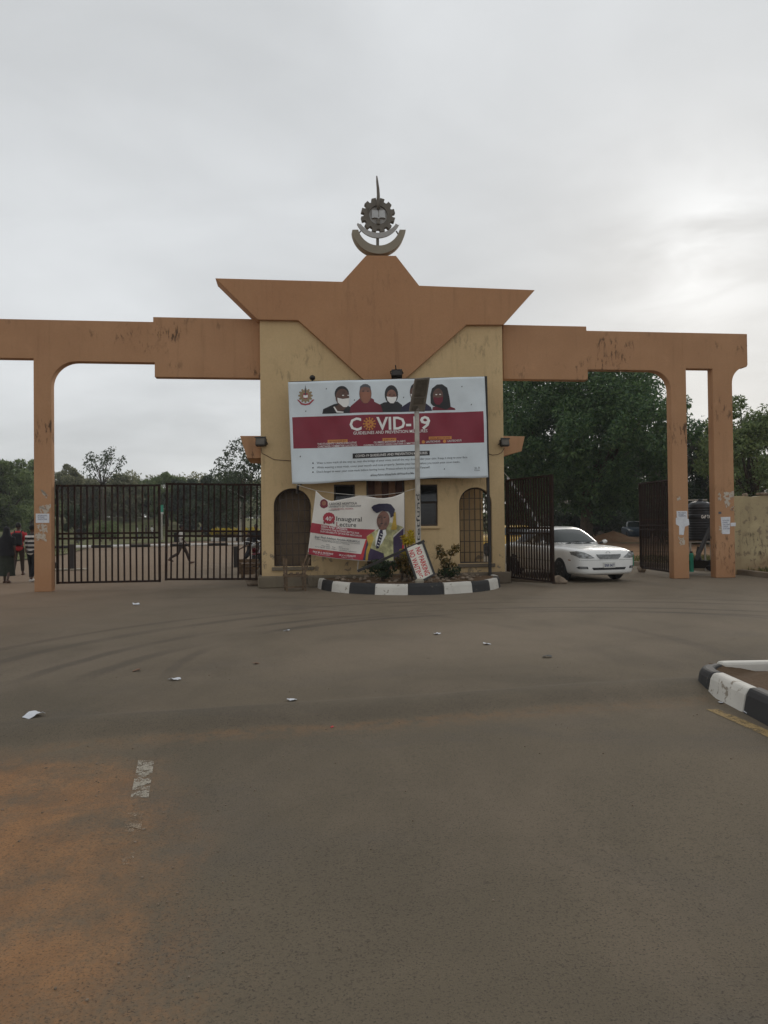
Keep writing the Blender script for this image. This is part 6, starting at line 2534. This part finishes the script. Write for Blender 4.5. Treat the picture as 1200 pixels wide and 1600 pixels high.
def tree(name, label, loc, h, spread, trunk_h, nclump, per, leaf, seed, mat, bark='bark', crown_lo=None, clump_r=None, group=None, lean=0.0, trunk_r=None, top_flat=1.0, cat='tree', gaps=0.0, shape=None):
    rr = random.Random(seed)
    t = thing(name, label, cat, loc, rr.uniform(0, 6), group)
    lo = crown_lo if crown_lo is not None else trunk_h * 0.7
    cz, hz = (h + lo) / 2, (h - lo) / 2
    cr = clump_r or spread * 0.24
    cs, rs = [], []
    tries = 0
    while len(cs) < nclump and tries < 8000:
        tries += 1
        v = Vector((rr.uniform(-1, 1), rr.uniform(-1, 1), rr.uniform(-1, 1)))
        l = v.length
        if l > 1 or l < 0.15:
            continue
        if shape:
            if Vector((v.x, v.y)).length > shape(v.z):
                continue
        p = Vector((v.x * spread + lean * (v.z + 1), v.y * spread, cz + v.z * hz))
        bump_ = 1 + 0.22 * math.sin(3 * math.atan2(v.y, v.x) + seed) + 0.15 * math.sin(5 * v.z + seed * 1.7)
        p.x *= bump_
        p.y *= bump_
        cs.append(tuple(p))
        rs.append(cr * rr.uniform(0.6, 1.25))
    leaf_mesh('crown', cs, rs, per, leaf, seed, mat, t)
    tr = trunk_r or h * 0.022
    mb = MB()
    b0 = Vector((rr.uniform(-.2, .2), rr.uniform(-.2, .2), trunk_h))
    mb.path([(0, 0, -0.3), (0, 0, 0.15), b0 * 0.5 + Vector((rr.uniform(-.15, .15), 0, 0)), b0], [tr * 1.6, tr * 1.15, tr, tr * .85], 10)
    trunk = mb.build('trunk', M[bark], t, smooth=True)
    pick = rr.sample(range(len(cs)), min(len(cs), 14))
    for i in pick:
        e = Vector(cs[i])
        md = b0.lerp(e, .5) + Vector((rr.uniform(-.3, .3), rr.uniform(-.3, .3), rr.uniform(.1, .5)))
        MB().path([b0 - Vector((0, 0, .2)), b0.lerp(md, .6), md, e], [tr * .55, tr * .42, tr * .3, tr * .1], 6).build('limb', M[bark], trunk, smooth=True)
    return t


def bare_tree(name, label, loc, h, seed, r=0.12, spread=0.55, mat='twig', depth=6, trunk=0.32):
    rr = random.Random(seed)
    t = thing(name, label, 'tree', loc)
    mb = MB()

    def grow(p, d, l, r_, k):
        q = p + d * l
        m = p.lerp(q, .5) + Vector((rr.uniform(-1, 1), rr.uniform(-1, 1), rr.uniform(-1, 1))) * l * .08
        mb.path([p, m, q], [r_, r_ * .85, r_ * .7], 5 if k > 2 else 3, False)
        if k == 0:
            return
        for i in range(3 if k > 1 else 2):
            nd = (d + Vector((rr.uniform(-1, 1), rr.uniform(-1, 1), rr.uniform(-.35, .8))) * spread * 1.25).normalized()
            grow(q if i else p.lerp(q, .75), nd, l * rr.uniform(.62, .82), max(.007, r_ * .58), k - 1)
    grow(Vector((0, 0, -.2)), Vector((0, 0, 1)), h * trunk, r, depth)
    mb.build('branches', M[mat], t, recalc=False)
    return t


def bank_at(px, depth, dz=0.0):
    p = D(px, 830, depth)
    return (p.x, p.y, bankz(p.x, p.y) - 0.1 if p.y > 99 else 0.0)


def height_for(py, px, depth, z0):
    p = D(px, py, depth)
    return p.z - z0


TG = 'trees along the far campus road'


def left_trees():
    spec = [
        # px, depth, top py, half width px, mat, label, clumps, per
        (-60, 84, 690, 60, 'leaf_mid', 'tall leafy green tree partly out of view beyond the pedestrian opening', 78, 286),
        (12, 88, 712, 42, 'leaf_mid', 'rounded bright green tree seen through the pedestrian opening', 78, 286),
        (50, 100, 716, 36, 'leaf_mid', 'green tree right behind the single orange leg', 68, 253),
        (98, 112, 726, 34, 'leaf_olive', 'olive green tree next to the single orange leg behind the closed gate', 64, 242),
        (150, 118, 748, 36, 'leaf_olive', 'olive tree under the tall sparse one', 64, 242),
        (196, 116, 738, 34, 'leaf_olive', 'olive green tree between the sparse tree and the sign', 64, 242),
        (232, 120, 744, 30, 'leaf_mid', 'mid green tree behind the far group of pedestrians', 57, 242),
        (262, 112, 737, 28, 'leaf_mid', 'dense green tree behind the far green sign', 57, 264),
        (292, 108, 743, 30, 'leaf_dark', 'dark tree behind the shorter far street lamp', 64, 286),
        (326, 104, 748, 30, 'leaf_dark', 'dark leafy tree left of the big dark one at the gatehouse', 64, 286),
    ]
    for i, (px, dep, py, hw, mat, lab, nc, per) in enumerate(spec):
        loc = bank_at(px, dep)
        h = height_for(py, px, dep, loc[2])
        sp = hw * dep / 1200 * 0.92
        tree('background_tree', lab, loc, h, sp, h * .3, nc, per, 0.42 if dep > 95 else 0.36, 100 + i, M[mat], crown_lo=h * .04, group=TG, clump_r=sp * .30)
    # tall sparse tree standing above the row
    loc = bank_at(162, 108)
    h = height_for(698, 162, 108, loc[2])
    tree('sparse_tree', 'tall thin-crowned tree rising above the row behind the closed gate', loc, h, 3.2, h * .55, 34, 26, 0.42, 131, M['leaf_dark'], crown_lo=h * .58, clump_r=0.85, trunk_r=.13, group=TG)
    # big dark tree at the gatehouse
    loc = bank_at(381, 72)
    h = height_for(684, 381, 72, loc[2])
    tree('dark_tree', 'tall dark broad-leaved tree beside the gatehouse wall', loc, h, 3.0, h * .45, 56, 90, 0.30, 141, M['leaf_dark'], crown_lo=h * .22, clump_r=.95, trunk_r=.15, group=TG)
    loc = bank_at(352, 84)
    h = height_for(735, 352, 84, loc[2])
    tree('dark_tree', 'low dark tree between the far street lamps', loc, h, 3.0, h * .4, 40, 200, 0.32, 142, M['leaf_dark'], crown_lo=h * .12, clump_r=1.0, group=TG)
    # pale leafless trees in the haze behind
    for px, dep, py, sd in ((92, 130, 715, 1), (118, 135, 716, 2), (225, 135, 728, 3), (60, 128, 706, 4), (185, 128, 722, 5)):
        loc = bank_at(px, dep)
        bare_tree('leafless_tree', ['', 'leafless grey tree top beside the single orange leg', 'leafless grey tree top right of the first leafless one', 'leafless twiggy tree behind the far sign', 'leafless twiggy tree top behind the rounded bright green tree', 'leafless twiggy tree top right of the tall sparse tree'][sd], loc, height_for(py, px, dep, loc[2]) * .78, 300 + sd, .16, .55, 'twig', 6)
    # vase-shaped dark bush
    c = bank_at(121, 74)
    loc = (c[0], c[1], 0.05)
    h = height_for(787, 121, 74, 0.05)
    tree('round_bush', 'dark vase-shaped bush on the lawn behind the closed gate', loc, h, 1.5, .5, 34, 330, 0.2, 151, M['leaf_dark'], crown_lo=.35, clump_r=.48, cat='bush', shape=lambda z: 0.55 + 0.45 * (z + 1) / 1.3)
    for k, (px, py, dep) in enumerate(((158, 812, 78), (172, 815, 80))):
        c = bank_at(px, dep)
        tree('green_bush', ['low green bush beside the all-black pedestrian', 'smaller green bush touching the low green one'][k], (c[0], c[1], .05), height_for(py, px, dep, .05), 1.1, .3, 20, 150, .16, 160 + k, M['leaf_mid'], crown_lo=.2, clump_r=.4, cat='bush')


left_trees()


def right_trees():
    # big neem over the exit
    c = D(915, 850, 52)
    tree('neem_tree', 'huge dense neem tree filling the open gate arch', (c.x, c.y, .1), 13.3, 6.3, 3.2, 260, 340, 0.26, 201, M['leaf_neem'], crown_lo=1.9, clump_r=1.2, trunk_r=.42)
    c = D(812, 850, 60)
    tree('neem_tree', 'leafy neem tree between the gatehouse and the huge neem', (c.x, c.y, .1), 13.2, 4.6, 3.0, 120, 300, 0.27, 202, M['leaf_neem'], crown_lo=2.0, clump_r=1.25, trunk_r=.3)
    c = D(1012, 850, 66)
    tree('neem_tree', 'lower neem tree behind the inward gate leg', (c.x, c.y, .1), 9.6, 3.6, 2.6, 100, 260, 0.28, 203, M['leaf_neem'], crown_lo=1.8, clump_r=1.2, trunk_r=.25)
    c = D(1094, 850, 58)
    tree('dark_tree', 'dark dense tree seen between the twin orange legs', (c.x, c.y, .1), 8.2, 2.6, 2.2, 70, 260, 0.25, 204, M['leaf_dark'], crown_lo=1.2, clump_r=.95, trunk_r=.2)
    c = D(1090, 850, 50)
    bare_tree('leafless_tree', 'leafless branching tree seen between the twin orange legs', (c.x, c.y, .1), 9.4, 312, .13, .62, 'twig', 6, .30)
    c = D(1172, 850, 44)
    tree('wall_tree', 'broad green tree behind the boundary wall', (c.x, c.y, .1), 8.3, 3.0, 2.4, 80, 260, 0.22, 205, M['leaf_mid'], crown_lo=1.6, clump_r=.85, trunk_r=.2)
    c = D(1265, 850, 48)
    tree('wall_tree', 'second tree behind the boundary wall, mostly out of view', (c.x, c.y, .1), 9.5, 3.4, 2.4, 70, 220, 0.24, 206, M['leaf_mid'], crown_lo=1.6, clump_r=1.0, trunk_r=.2)
    c = D(1135, 850, 62)
    tree('dark_tree', 'dark tree right behind the outer orange leg', (c.x, c.y, .1), 7.6, 3.2, 2.2, 70, 240, 0.26, 207, M['leaf_dark'], crown_lo=1.0, clump_r=1.0, trunk_r=.2)
    # far hedge-like wood closing the view behind
    rs = random.Random(9)
    cs, rd = [], []
    for i in range(260):
        px = rs.uniform(780, 1330)
        dep = rs.uniform(112, 125)
        p = D(px, 800, dep)
        cs.append((p.x, p.y, rs.uniform(.5, 8.5)))
        rd.append(rs.uniform(1.6, 2.6))
    o = leaf_mesh('far_wood', cs, rd, 120, .6, 77, M['leaf_dark'], None)
    kind(o, 'stuff')
    cs, rd = [], []
    for i in range(330):
        px = rs.uniform(-330, 440)
        dep = rs.uniform(138, 150)
        p = D(px, 800, dep)
        cs.append((p.x, p.y, bankz(p.x, p.y) + rs.uniform(-.2, 7.5)))
        rd.append(rs.uniform(1.6, 2.6))
    for i in range(170):
        p = D(rs.uniform(-200, 430), 800, rs.uniform(127, 132))
        cs.append((p.x, p.y, bankz(p.x, p.y) + rs.uniform(0, 2.6)))
        rd.append(1.3)
    o = leaf_mesh('far_wood', cs, rd, 110, .6, 78, M['leaf_olive'], None)
    kind(o, 'stuff')


right_trees()


# ================================================================== PLANTER PLANTS
def shrub(name, label, u, v, h, sp, mat, seed, nclump=12, per=40, leaf=.09, stems=5, z=.24):
    rr = random.Random(seed)
    t = fthing(name, label, 'shrub', u, v)
    t.location.z = z
    cs = []
    for i in range(nclump):
        a = rr.uniform(0, 6.28)
        r = sp * rr.uniform(.1, 1)
        cs.append((r * math.cos(a), r * math.sin(a), h * rr.uniform(.35, .95)))
    leaf_mesh('leaves', cs, [sp * .42] * nclump, per, leaf, seed, mat, t, aspect=.36, droop=0)
    for i in range(stems):
        e = Vector(cs[i % nclump])
        MB().path([(rr.uniform(-.04, .04), rr.uniform(-.04, .04), -.05), e * .5 + Vector((rr.uniform(-.04, .04), 0, .05)), e], [.014, .011, .006], 5).build('stem', M['bark'], t)
    return t


u = F(697, 870, -1.4)[0]
shrub('croton_shrub', 'spindly croton shrub standing alone by the barred arched window', u, -1.4, .82, .25, M['leaf_croton'], 11, 13, 26, .11, 8)
shrub('ground_plant', 'low dark tuft at the foot of the lone croton', u + .05, -1.55, .26, .26, M['leaf_dark'], 12, 12, 40, .08, 3)
u = F(637, 850, -1.6)[0]
shrub('yellow_shrub', 'bright yellow-leaved shrub behind the lamp post', u, -1.5, 1.18, .22, M['leaf_yellow'], 13, 14, 30, .13, 6)
shrub('croton_shrub', 'green and yellow shrub under the lecture banner corner', F(628, 880, -1.9)[0], -1.9, .62, .25, M['leaf_croton'], 14, 12, 26, .11, 5)
shrub('ground_plant', 'low dark plants below the lecture banner', F(596, 890, -1.7)[0], -1.7, .42, .38, M['leaf_dark'], 15, 18, 40, .10, 5)
shrub('ground_plant', 'small leafy tuft between the sign and the yellow shrub', F(645, 895, -1.9)[0], -1.95, .4, .2, M['leaf_croton'], 16, 8, 24, .10, 4)


def grass_stuff():
    rs = np.random.RandomState(4)
    pts = []
    for _ in range(5200):
        t_ = rs.rand()
        x, y = 8.9 + rs.rand() * 6, 20.8 + rs.rand() * 11
        # only behind the kerb
        lim = np.interp(y, [20, 20.6, 23.8, 27.3, 32], [11.2, 10.7, 10.45, 9.25, 7.9])
        if x < lim:
            continue
        pts.append((x, y, .11))
    for _ in range(5200):
        x, y = -16.5 - rs.rand() * 16, 33 + rs.rand() * 20
        if x > np.interp(y, [33, 45, 62], [-17.2, -18.8, -23.6]):
            continue
        pts.append((x, y, .06))
    p = np.array(pts)
    n = len(p)
    a = rs.rand(n) * 6.28
    h = rs.uniform(.05, .16, n)
    w = .02
    dx, dy = np.cos(a) * w, np.sin(a) * w
    tip = p + np.stack([rs.normal(size=n) * .04, rs.normal(size=n) * .04, h], 1)
    co = np.stack([p - np.stack([dx, dy, 0 * dx], 1), p + np.stack([dx, dy, 0 * dx], 1), tip], 1).reshape(-1, 3)
    me = bpy.data.meshes.new('grass')
    me.from_pydata(co.tolist(), [], np.arange(n * 3).reshape(-1, 3).tolist())
    me.materials.append(M['grass'])
    kind(link('grass', me), 'stuff')


grass_stuff()


# ================================================================== FAR THINGS
def street_lamp(label, px, pytop, depth, tilt):
    p = D(px, 830, depth)
    z0 = bankz(p.x, p.y) if depth > 99 else 0
    top = D(px, pytop, depth).z - z0
    t = thing('street_lamp', label, 'street lamp', (p.x, p.y, z0), 0, 'far street lamps')
    MB().path([(0, 0, -.2), (0, 0, top - .5)], [.11, .08], 10).build('pole', M['galv'], t)
    MB().path([(0, 0, top - .5), (-tilt * .2, 0, top - .25)], .05, 8).build('arm', M['galv'], t)
    MB().bar((tilt * .4, 0, top - .55), (-tilt * 1.1, 0, top + .25), .5, .08, (0, 0, 1)).build('solar_panel', M['galv'], t)


street_lamp('taller far street lamp with a solar panel near the gatehouse wall', 375.5, 768, 72, 1)
street_lamp('shorter far street lamp with a slanted panel deeper along the road', 302.5, 784, 108, -1)


def far_sign():
    dep = 84
    p = D(253, 838, dep)
    t = thing('sign_post', 'green and white sign panel on a grey post far behind the gate', 'sign', (p.x, p.y, 0))
    k = dep / 1200
    z = lambda py: D(253, py, dep).z
    MB().path([(0, 0, 0), (0, 0, z(790))], .09, 8).build('post', M['galv'], t)
    MB().box(-.16, .20, -.10, -.06, z(800), z(789)).build('panel', M['green_pipe'], t)
    MB().box(-.17, .21, -.10, -.06, z(803), z(800.3)).build('panel', M['white_wall'], t)
    MB().box(.42, .6, -.10, -.04, z(799.5), z(789)).build('side_panel', M['white_wall'], t)
    MB().bar((0, -.02, z(795)), (.5, -.02, z(795)), .05).build('arm', M['galv'], t)


far_sign()


def hedge_island():
    a = W(330, 846)
    t = thing('hedge_island', 'kerbed island with a clipped yellow-green hedge far behind the gate', 'hedge', (a.x, a.y, 0))
    w = (395 - 330) * a.y / 1200
    for i in range(5):
        m = M['white_paint'] if i % 2 == 0 else M['black_paint']
        MB().box(w * i / 5 + .01, w * (i + 1) / 5 - .01, -.2, .2, 0, .35).build('kerb_block', m, t, bevel=.03)
    MB().box(0, w, .25, 5, 0, .3).build('soil', M['soil'], t)
    rs = random.Random(31)
    cs = [(rs.uniform(-.2, w), rs.uniform(1, 3), rs.uniform(.7, 1.15)) for _ in range(70)]
    leaf_mesh('hedge_leaves', cs, [.33] * 70, 90, .16, 32, M['leaf_yellow'], t)
    cs = [(rs.uniform(.2, w), rs.uniform(.4, 1.2), rs.uniform(.25, .6)) for _ in range(50)]
    leaf_mesh('hedge_leaves', cs, [.3] * 50, 70, .16, 33, M['leaf_croton'], t)


hedge_island()


def low_hedge():
    rs = random.Random(41)
    a, b = W(200, 840), W(332, 839.5)
    cs = []
    for i in range(120):
        p = a.lerp(b, rs.random())
        cs.append((p.x, p.y + 4 + rs.uniform(-.5, .5), rs.uniform(.3, .75)))
    t = thing('low_hedge', 'long low dark hedge along the far kerb behind the closed gate', 'hedge', (0, 0, 0))
    leaf_mesh('hedge_leaves', cs, [.5] * len(cs), 90, .2, 42, M['leaf_dark'], t)


low_hedge()


def bungalow(name, label, loc, w, d, h, wall, rz=0, roof='roof_sheet'):
    t = thing(name, label, 'building', loc, rz)
    MB().box(-w / 2, w / 2, 0, d, 0, h).build('wall', M[wall], t)
    MB().add([(-w / 2 - .5, -.6, h + .004), (w / 2 + .5, -.6, h + .004), (w / 2 + .5, d + .6, h + .004), (-w / 2 - .5, d + .6, h + .004), (-w / 2 + 1, d / 2, h + 1.3), (w / 2 - 1, d / 2, h + 1.3)],
             [(0, 1, 5, 4), (1, 2, 5), (2, 3, 4, 5), (3, 0, 4), (3, 2, 1, 0)]).build('roof', M[roof], t)
    n = max(2, int(w / 3))
    for i in range(n):
        x = -w / 2 + w * (i + .5) / n
        if i == n // 2:
            MB().box(x - .45, x + .45, -.03, -.004, 0, 2.05).build('door', M['brown_frame'], t)
        else:
            f = MB().box(x - .6, x + .6, -.05, -.004, .95, 2.05).build('window', M['white_wall'], t)
            for s in (-1, 1):
                MB().box(x + s * .29 - .25, x + s * .29 + .25, -.058, -.051, 1.02, 1.98).build('pane', M['window_dark'], f)
    return t


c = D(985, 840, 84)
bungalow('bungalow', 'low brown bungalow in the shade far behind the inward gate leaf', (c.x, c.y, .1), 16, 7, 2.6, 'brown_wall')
c = D(300, 820, 133)
bungalow('bungalow', 'small white building glimpsed between far trunks behind the closed gate', (c.x, c.y, bankz(c.x, c.y) - .1), 11, 6, 3.0, 'white_wall')


# heap of laterite by the neem
def heap():
    c = W(958, 846, .11)
    rr = random.Random(3)
    vs, fs = [], []
    n, m = 30, 10
    for j in range(m + 1):
        for i in range(n):
            a = 2 * math.pi * i / n
            r = j / m
            vs.append((2.6 * r * math.cos(a) * (1 + .1 * math.sin(3 * a)), 1.6 * r * math.sin(a), .75 * (1 - r) ** 1.2 + .05 * math.sin(9 * r + 4 * a)))
    for j in range(m):
        for i in range(n):
            fs.append((j * n + i, j * n + (i + 1) % n, (j + 1) * n + (i + 1) % n, (j + 1) * n + i))
    o = MB().add(vs, fs).build('soil_heap', M['verge'], smooth=True)
    o.location = (c.x, c.y, .1)
    tag(o, 'reddish heap of earth below the huge neem tree', 'soil heap')


heap()


# ================================================================== BUNTING STRING BEHIND THE OUTWARD LEAF
def bunting():
    v = 0.6
    pts = [(787, 738), (795, 747), (804, 758), (815, 774), (826, 791), (836, 808), (843, 823)]
    P = [fw(F(x, y, v)[0], v, F(x, y, v)[1]) for x, y in pts]
    t = thing('string_of_rags', 'pale string hung with white rags slanting behind the outward gate leaf', 'string', (P[0].x, P[0].y, 0))
    o = Vector((P[0].x, P[0].y, 0))
    MB().path([p - o for p in P], .008, 5).build('string', M['string'], t)
    rr = random.Random(8)
    for i in range(9):
        k = .15 + .8 * i / 8
        j = min(int(k * 6), 5)
        p = P[j].lerp(P[j + 1], k * 6 - j) - o
        w, l = rr.uniform(.03, .07), rr.uniform(.06, .16)
        MB().add([p + Vector((-w, 0, 0)), p + Vector((w, 0, -.01)), p + Vector((w * .3, .02, -l)), p + Vector((-w * .5, -.01, -l * .8))], [(0, 1, 2, 3)]).build('rag', M['paper'], t)


bunting()


# shrubs and saplings under the neem trees
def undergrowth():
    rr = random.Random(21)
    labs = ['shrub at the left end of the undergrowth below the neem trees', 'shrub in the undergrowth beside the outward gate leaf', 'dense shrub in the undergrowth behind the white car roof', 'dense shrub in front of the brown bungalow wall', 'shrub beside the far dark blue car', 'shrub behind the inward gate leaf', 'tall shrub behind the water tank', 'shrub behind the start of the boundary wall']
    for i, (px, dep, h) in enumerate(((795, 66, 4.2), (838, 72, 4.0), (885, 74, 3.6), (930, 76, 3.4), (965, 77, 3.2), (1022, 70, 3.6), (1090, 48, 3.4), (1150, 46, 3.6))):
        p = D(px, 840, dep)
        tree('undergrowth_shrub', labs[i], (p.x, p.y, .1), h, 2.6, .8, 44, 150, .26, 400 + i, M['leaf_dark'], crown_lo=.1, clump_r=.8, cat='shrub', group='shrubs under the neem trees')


undergrowth()


# ================================================================== CLUTTER BY THE CLOSED GATE'S INNER END
def clutter():
    c = W(386, 897)
    t = thing('crate', 'slatted wooden crate on the ground behind the closed gate', 'crate', (c.x, c.y + .2, 0), R(12))
    for i in range(4):
        MB().box(-.30, .30, -.25, -.225, .02 + .12 * i, .11 + .12 * i).build('slat', M['wood'], t)
        MB().box(-.30, .30, .225, .25, .02 + .12 * i, .11 + .12 * i).build('slat', M['wood'], t)
        MB().box(-.33, -.305, -.25, .25, .02 + .12 * i, .11 + .12 * i).build('slat', M['wood'], t)
        MB().box(.305, .33, -.25, .25, .02 + .12 * i, .11 + .12 * i).build('slat', M['wood'], t)
    c = W(402, 893)
    m0 = [o for o in bpy.data.objects if o.name == 'motorcycle'][0]
    m1 = copy_tree(m0)
    m1.location = (c.x + .25, c.y + 1.0, 0)
    m1.rotation_euler = (0, 0, R(-112))
    m1['label'] = 'second motorcycle standing behind the first, closer to the gatehouse wall'
    m0['group'] = m1['group'] = 'motorcycles behind the closed gate'
    c = W(391, 884)
    person('person in dark clothes sitting low among the motorcycles', (c.x - .05, c.y + .2, -.25), R(120), 1.66, top='cloth_black', low='cloth_black', legs=(40, 30), knees=(60, 50), voxel=0.02, arms=(30, 20), elbows=(40, 40))


clutter()

# ================================================================== HAZE
hz, ht, hb = nt('haze')
ht.nodes.remove(hb)
pv = ht.nodes.new('ShaderNodeVolumePrincipled')
pv.inputs['Color'].default_value = (0.93, 0.95, 0.97, 1)
pv.inputs['Density'].default_value = 0.0005
ht.links.new(pv.outputs[0], ht.nodes['Material Output'].inputs['Volume'])
o = MB().box(-420, 420, -60, 440, -1.2, 40).build('haze', hz)
kind(o, 'stuff')
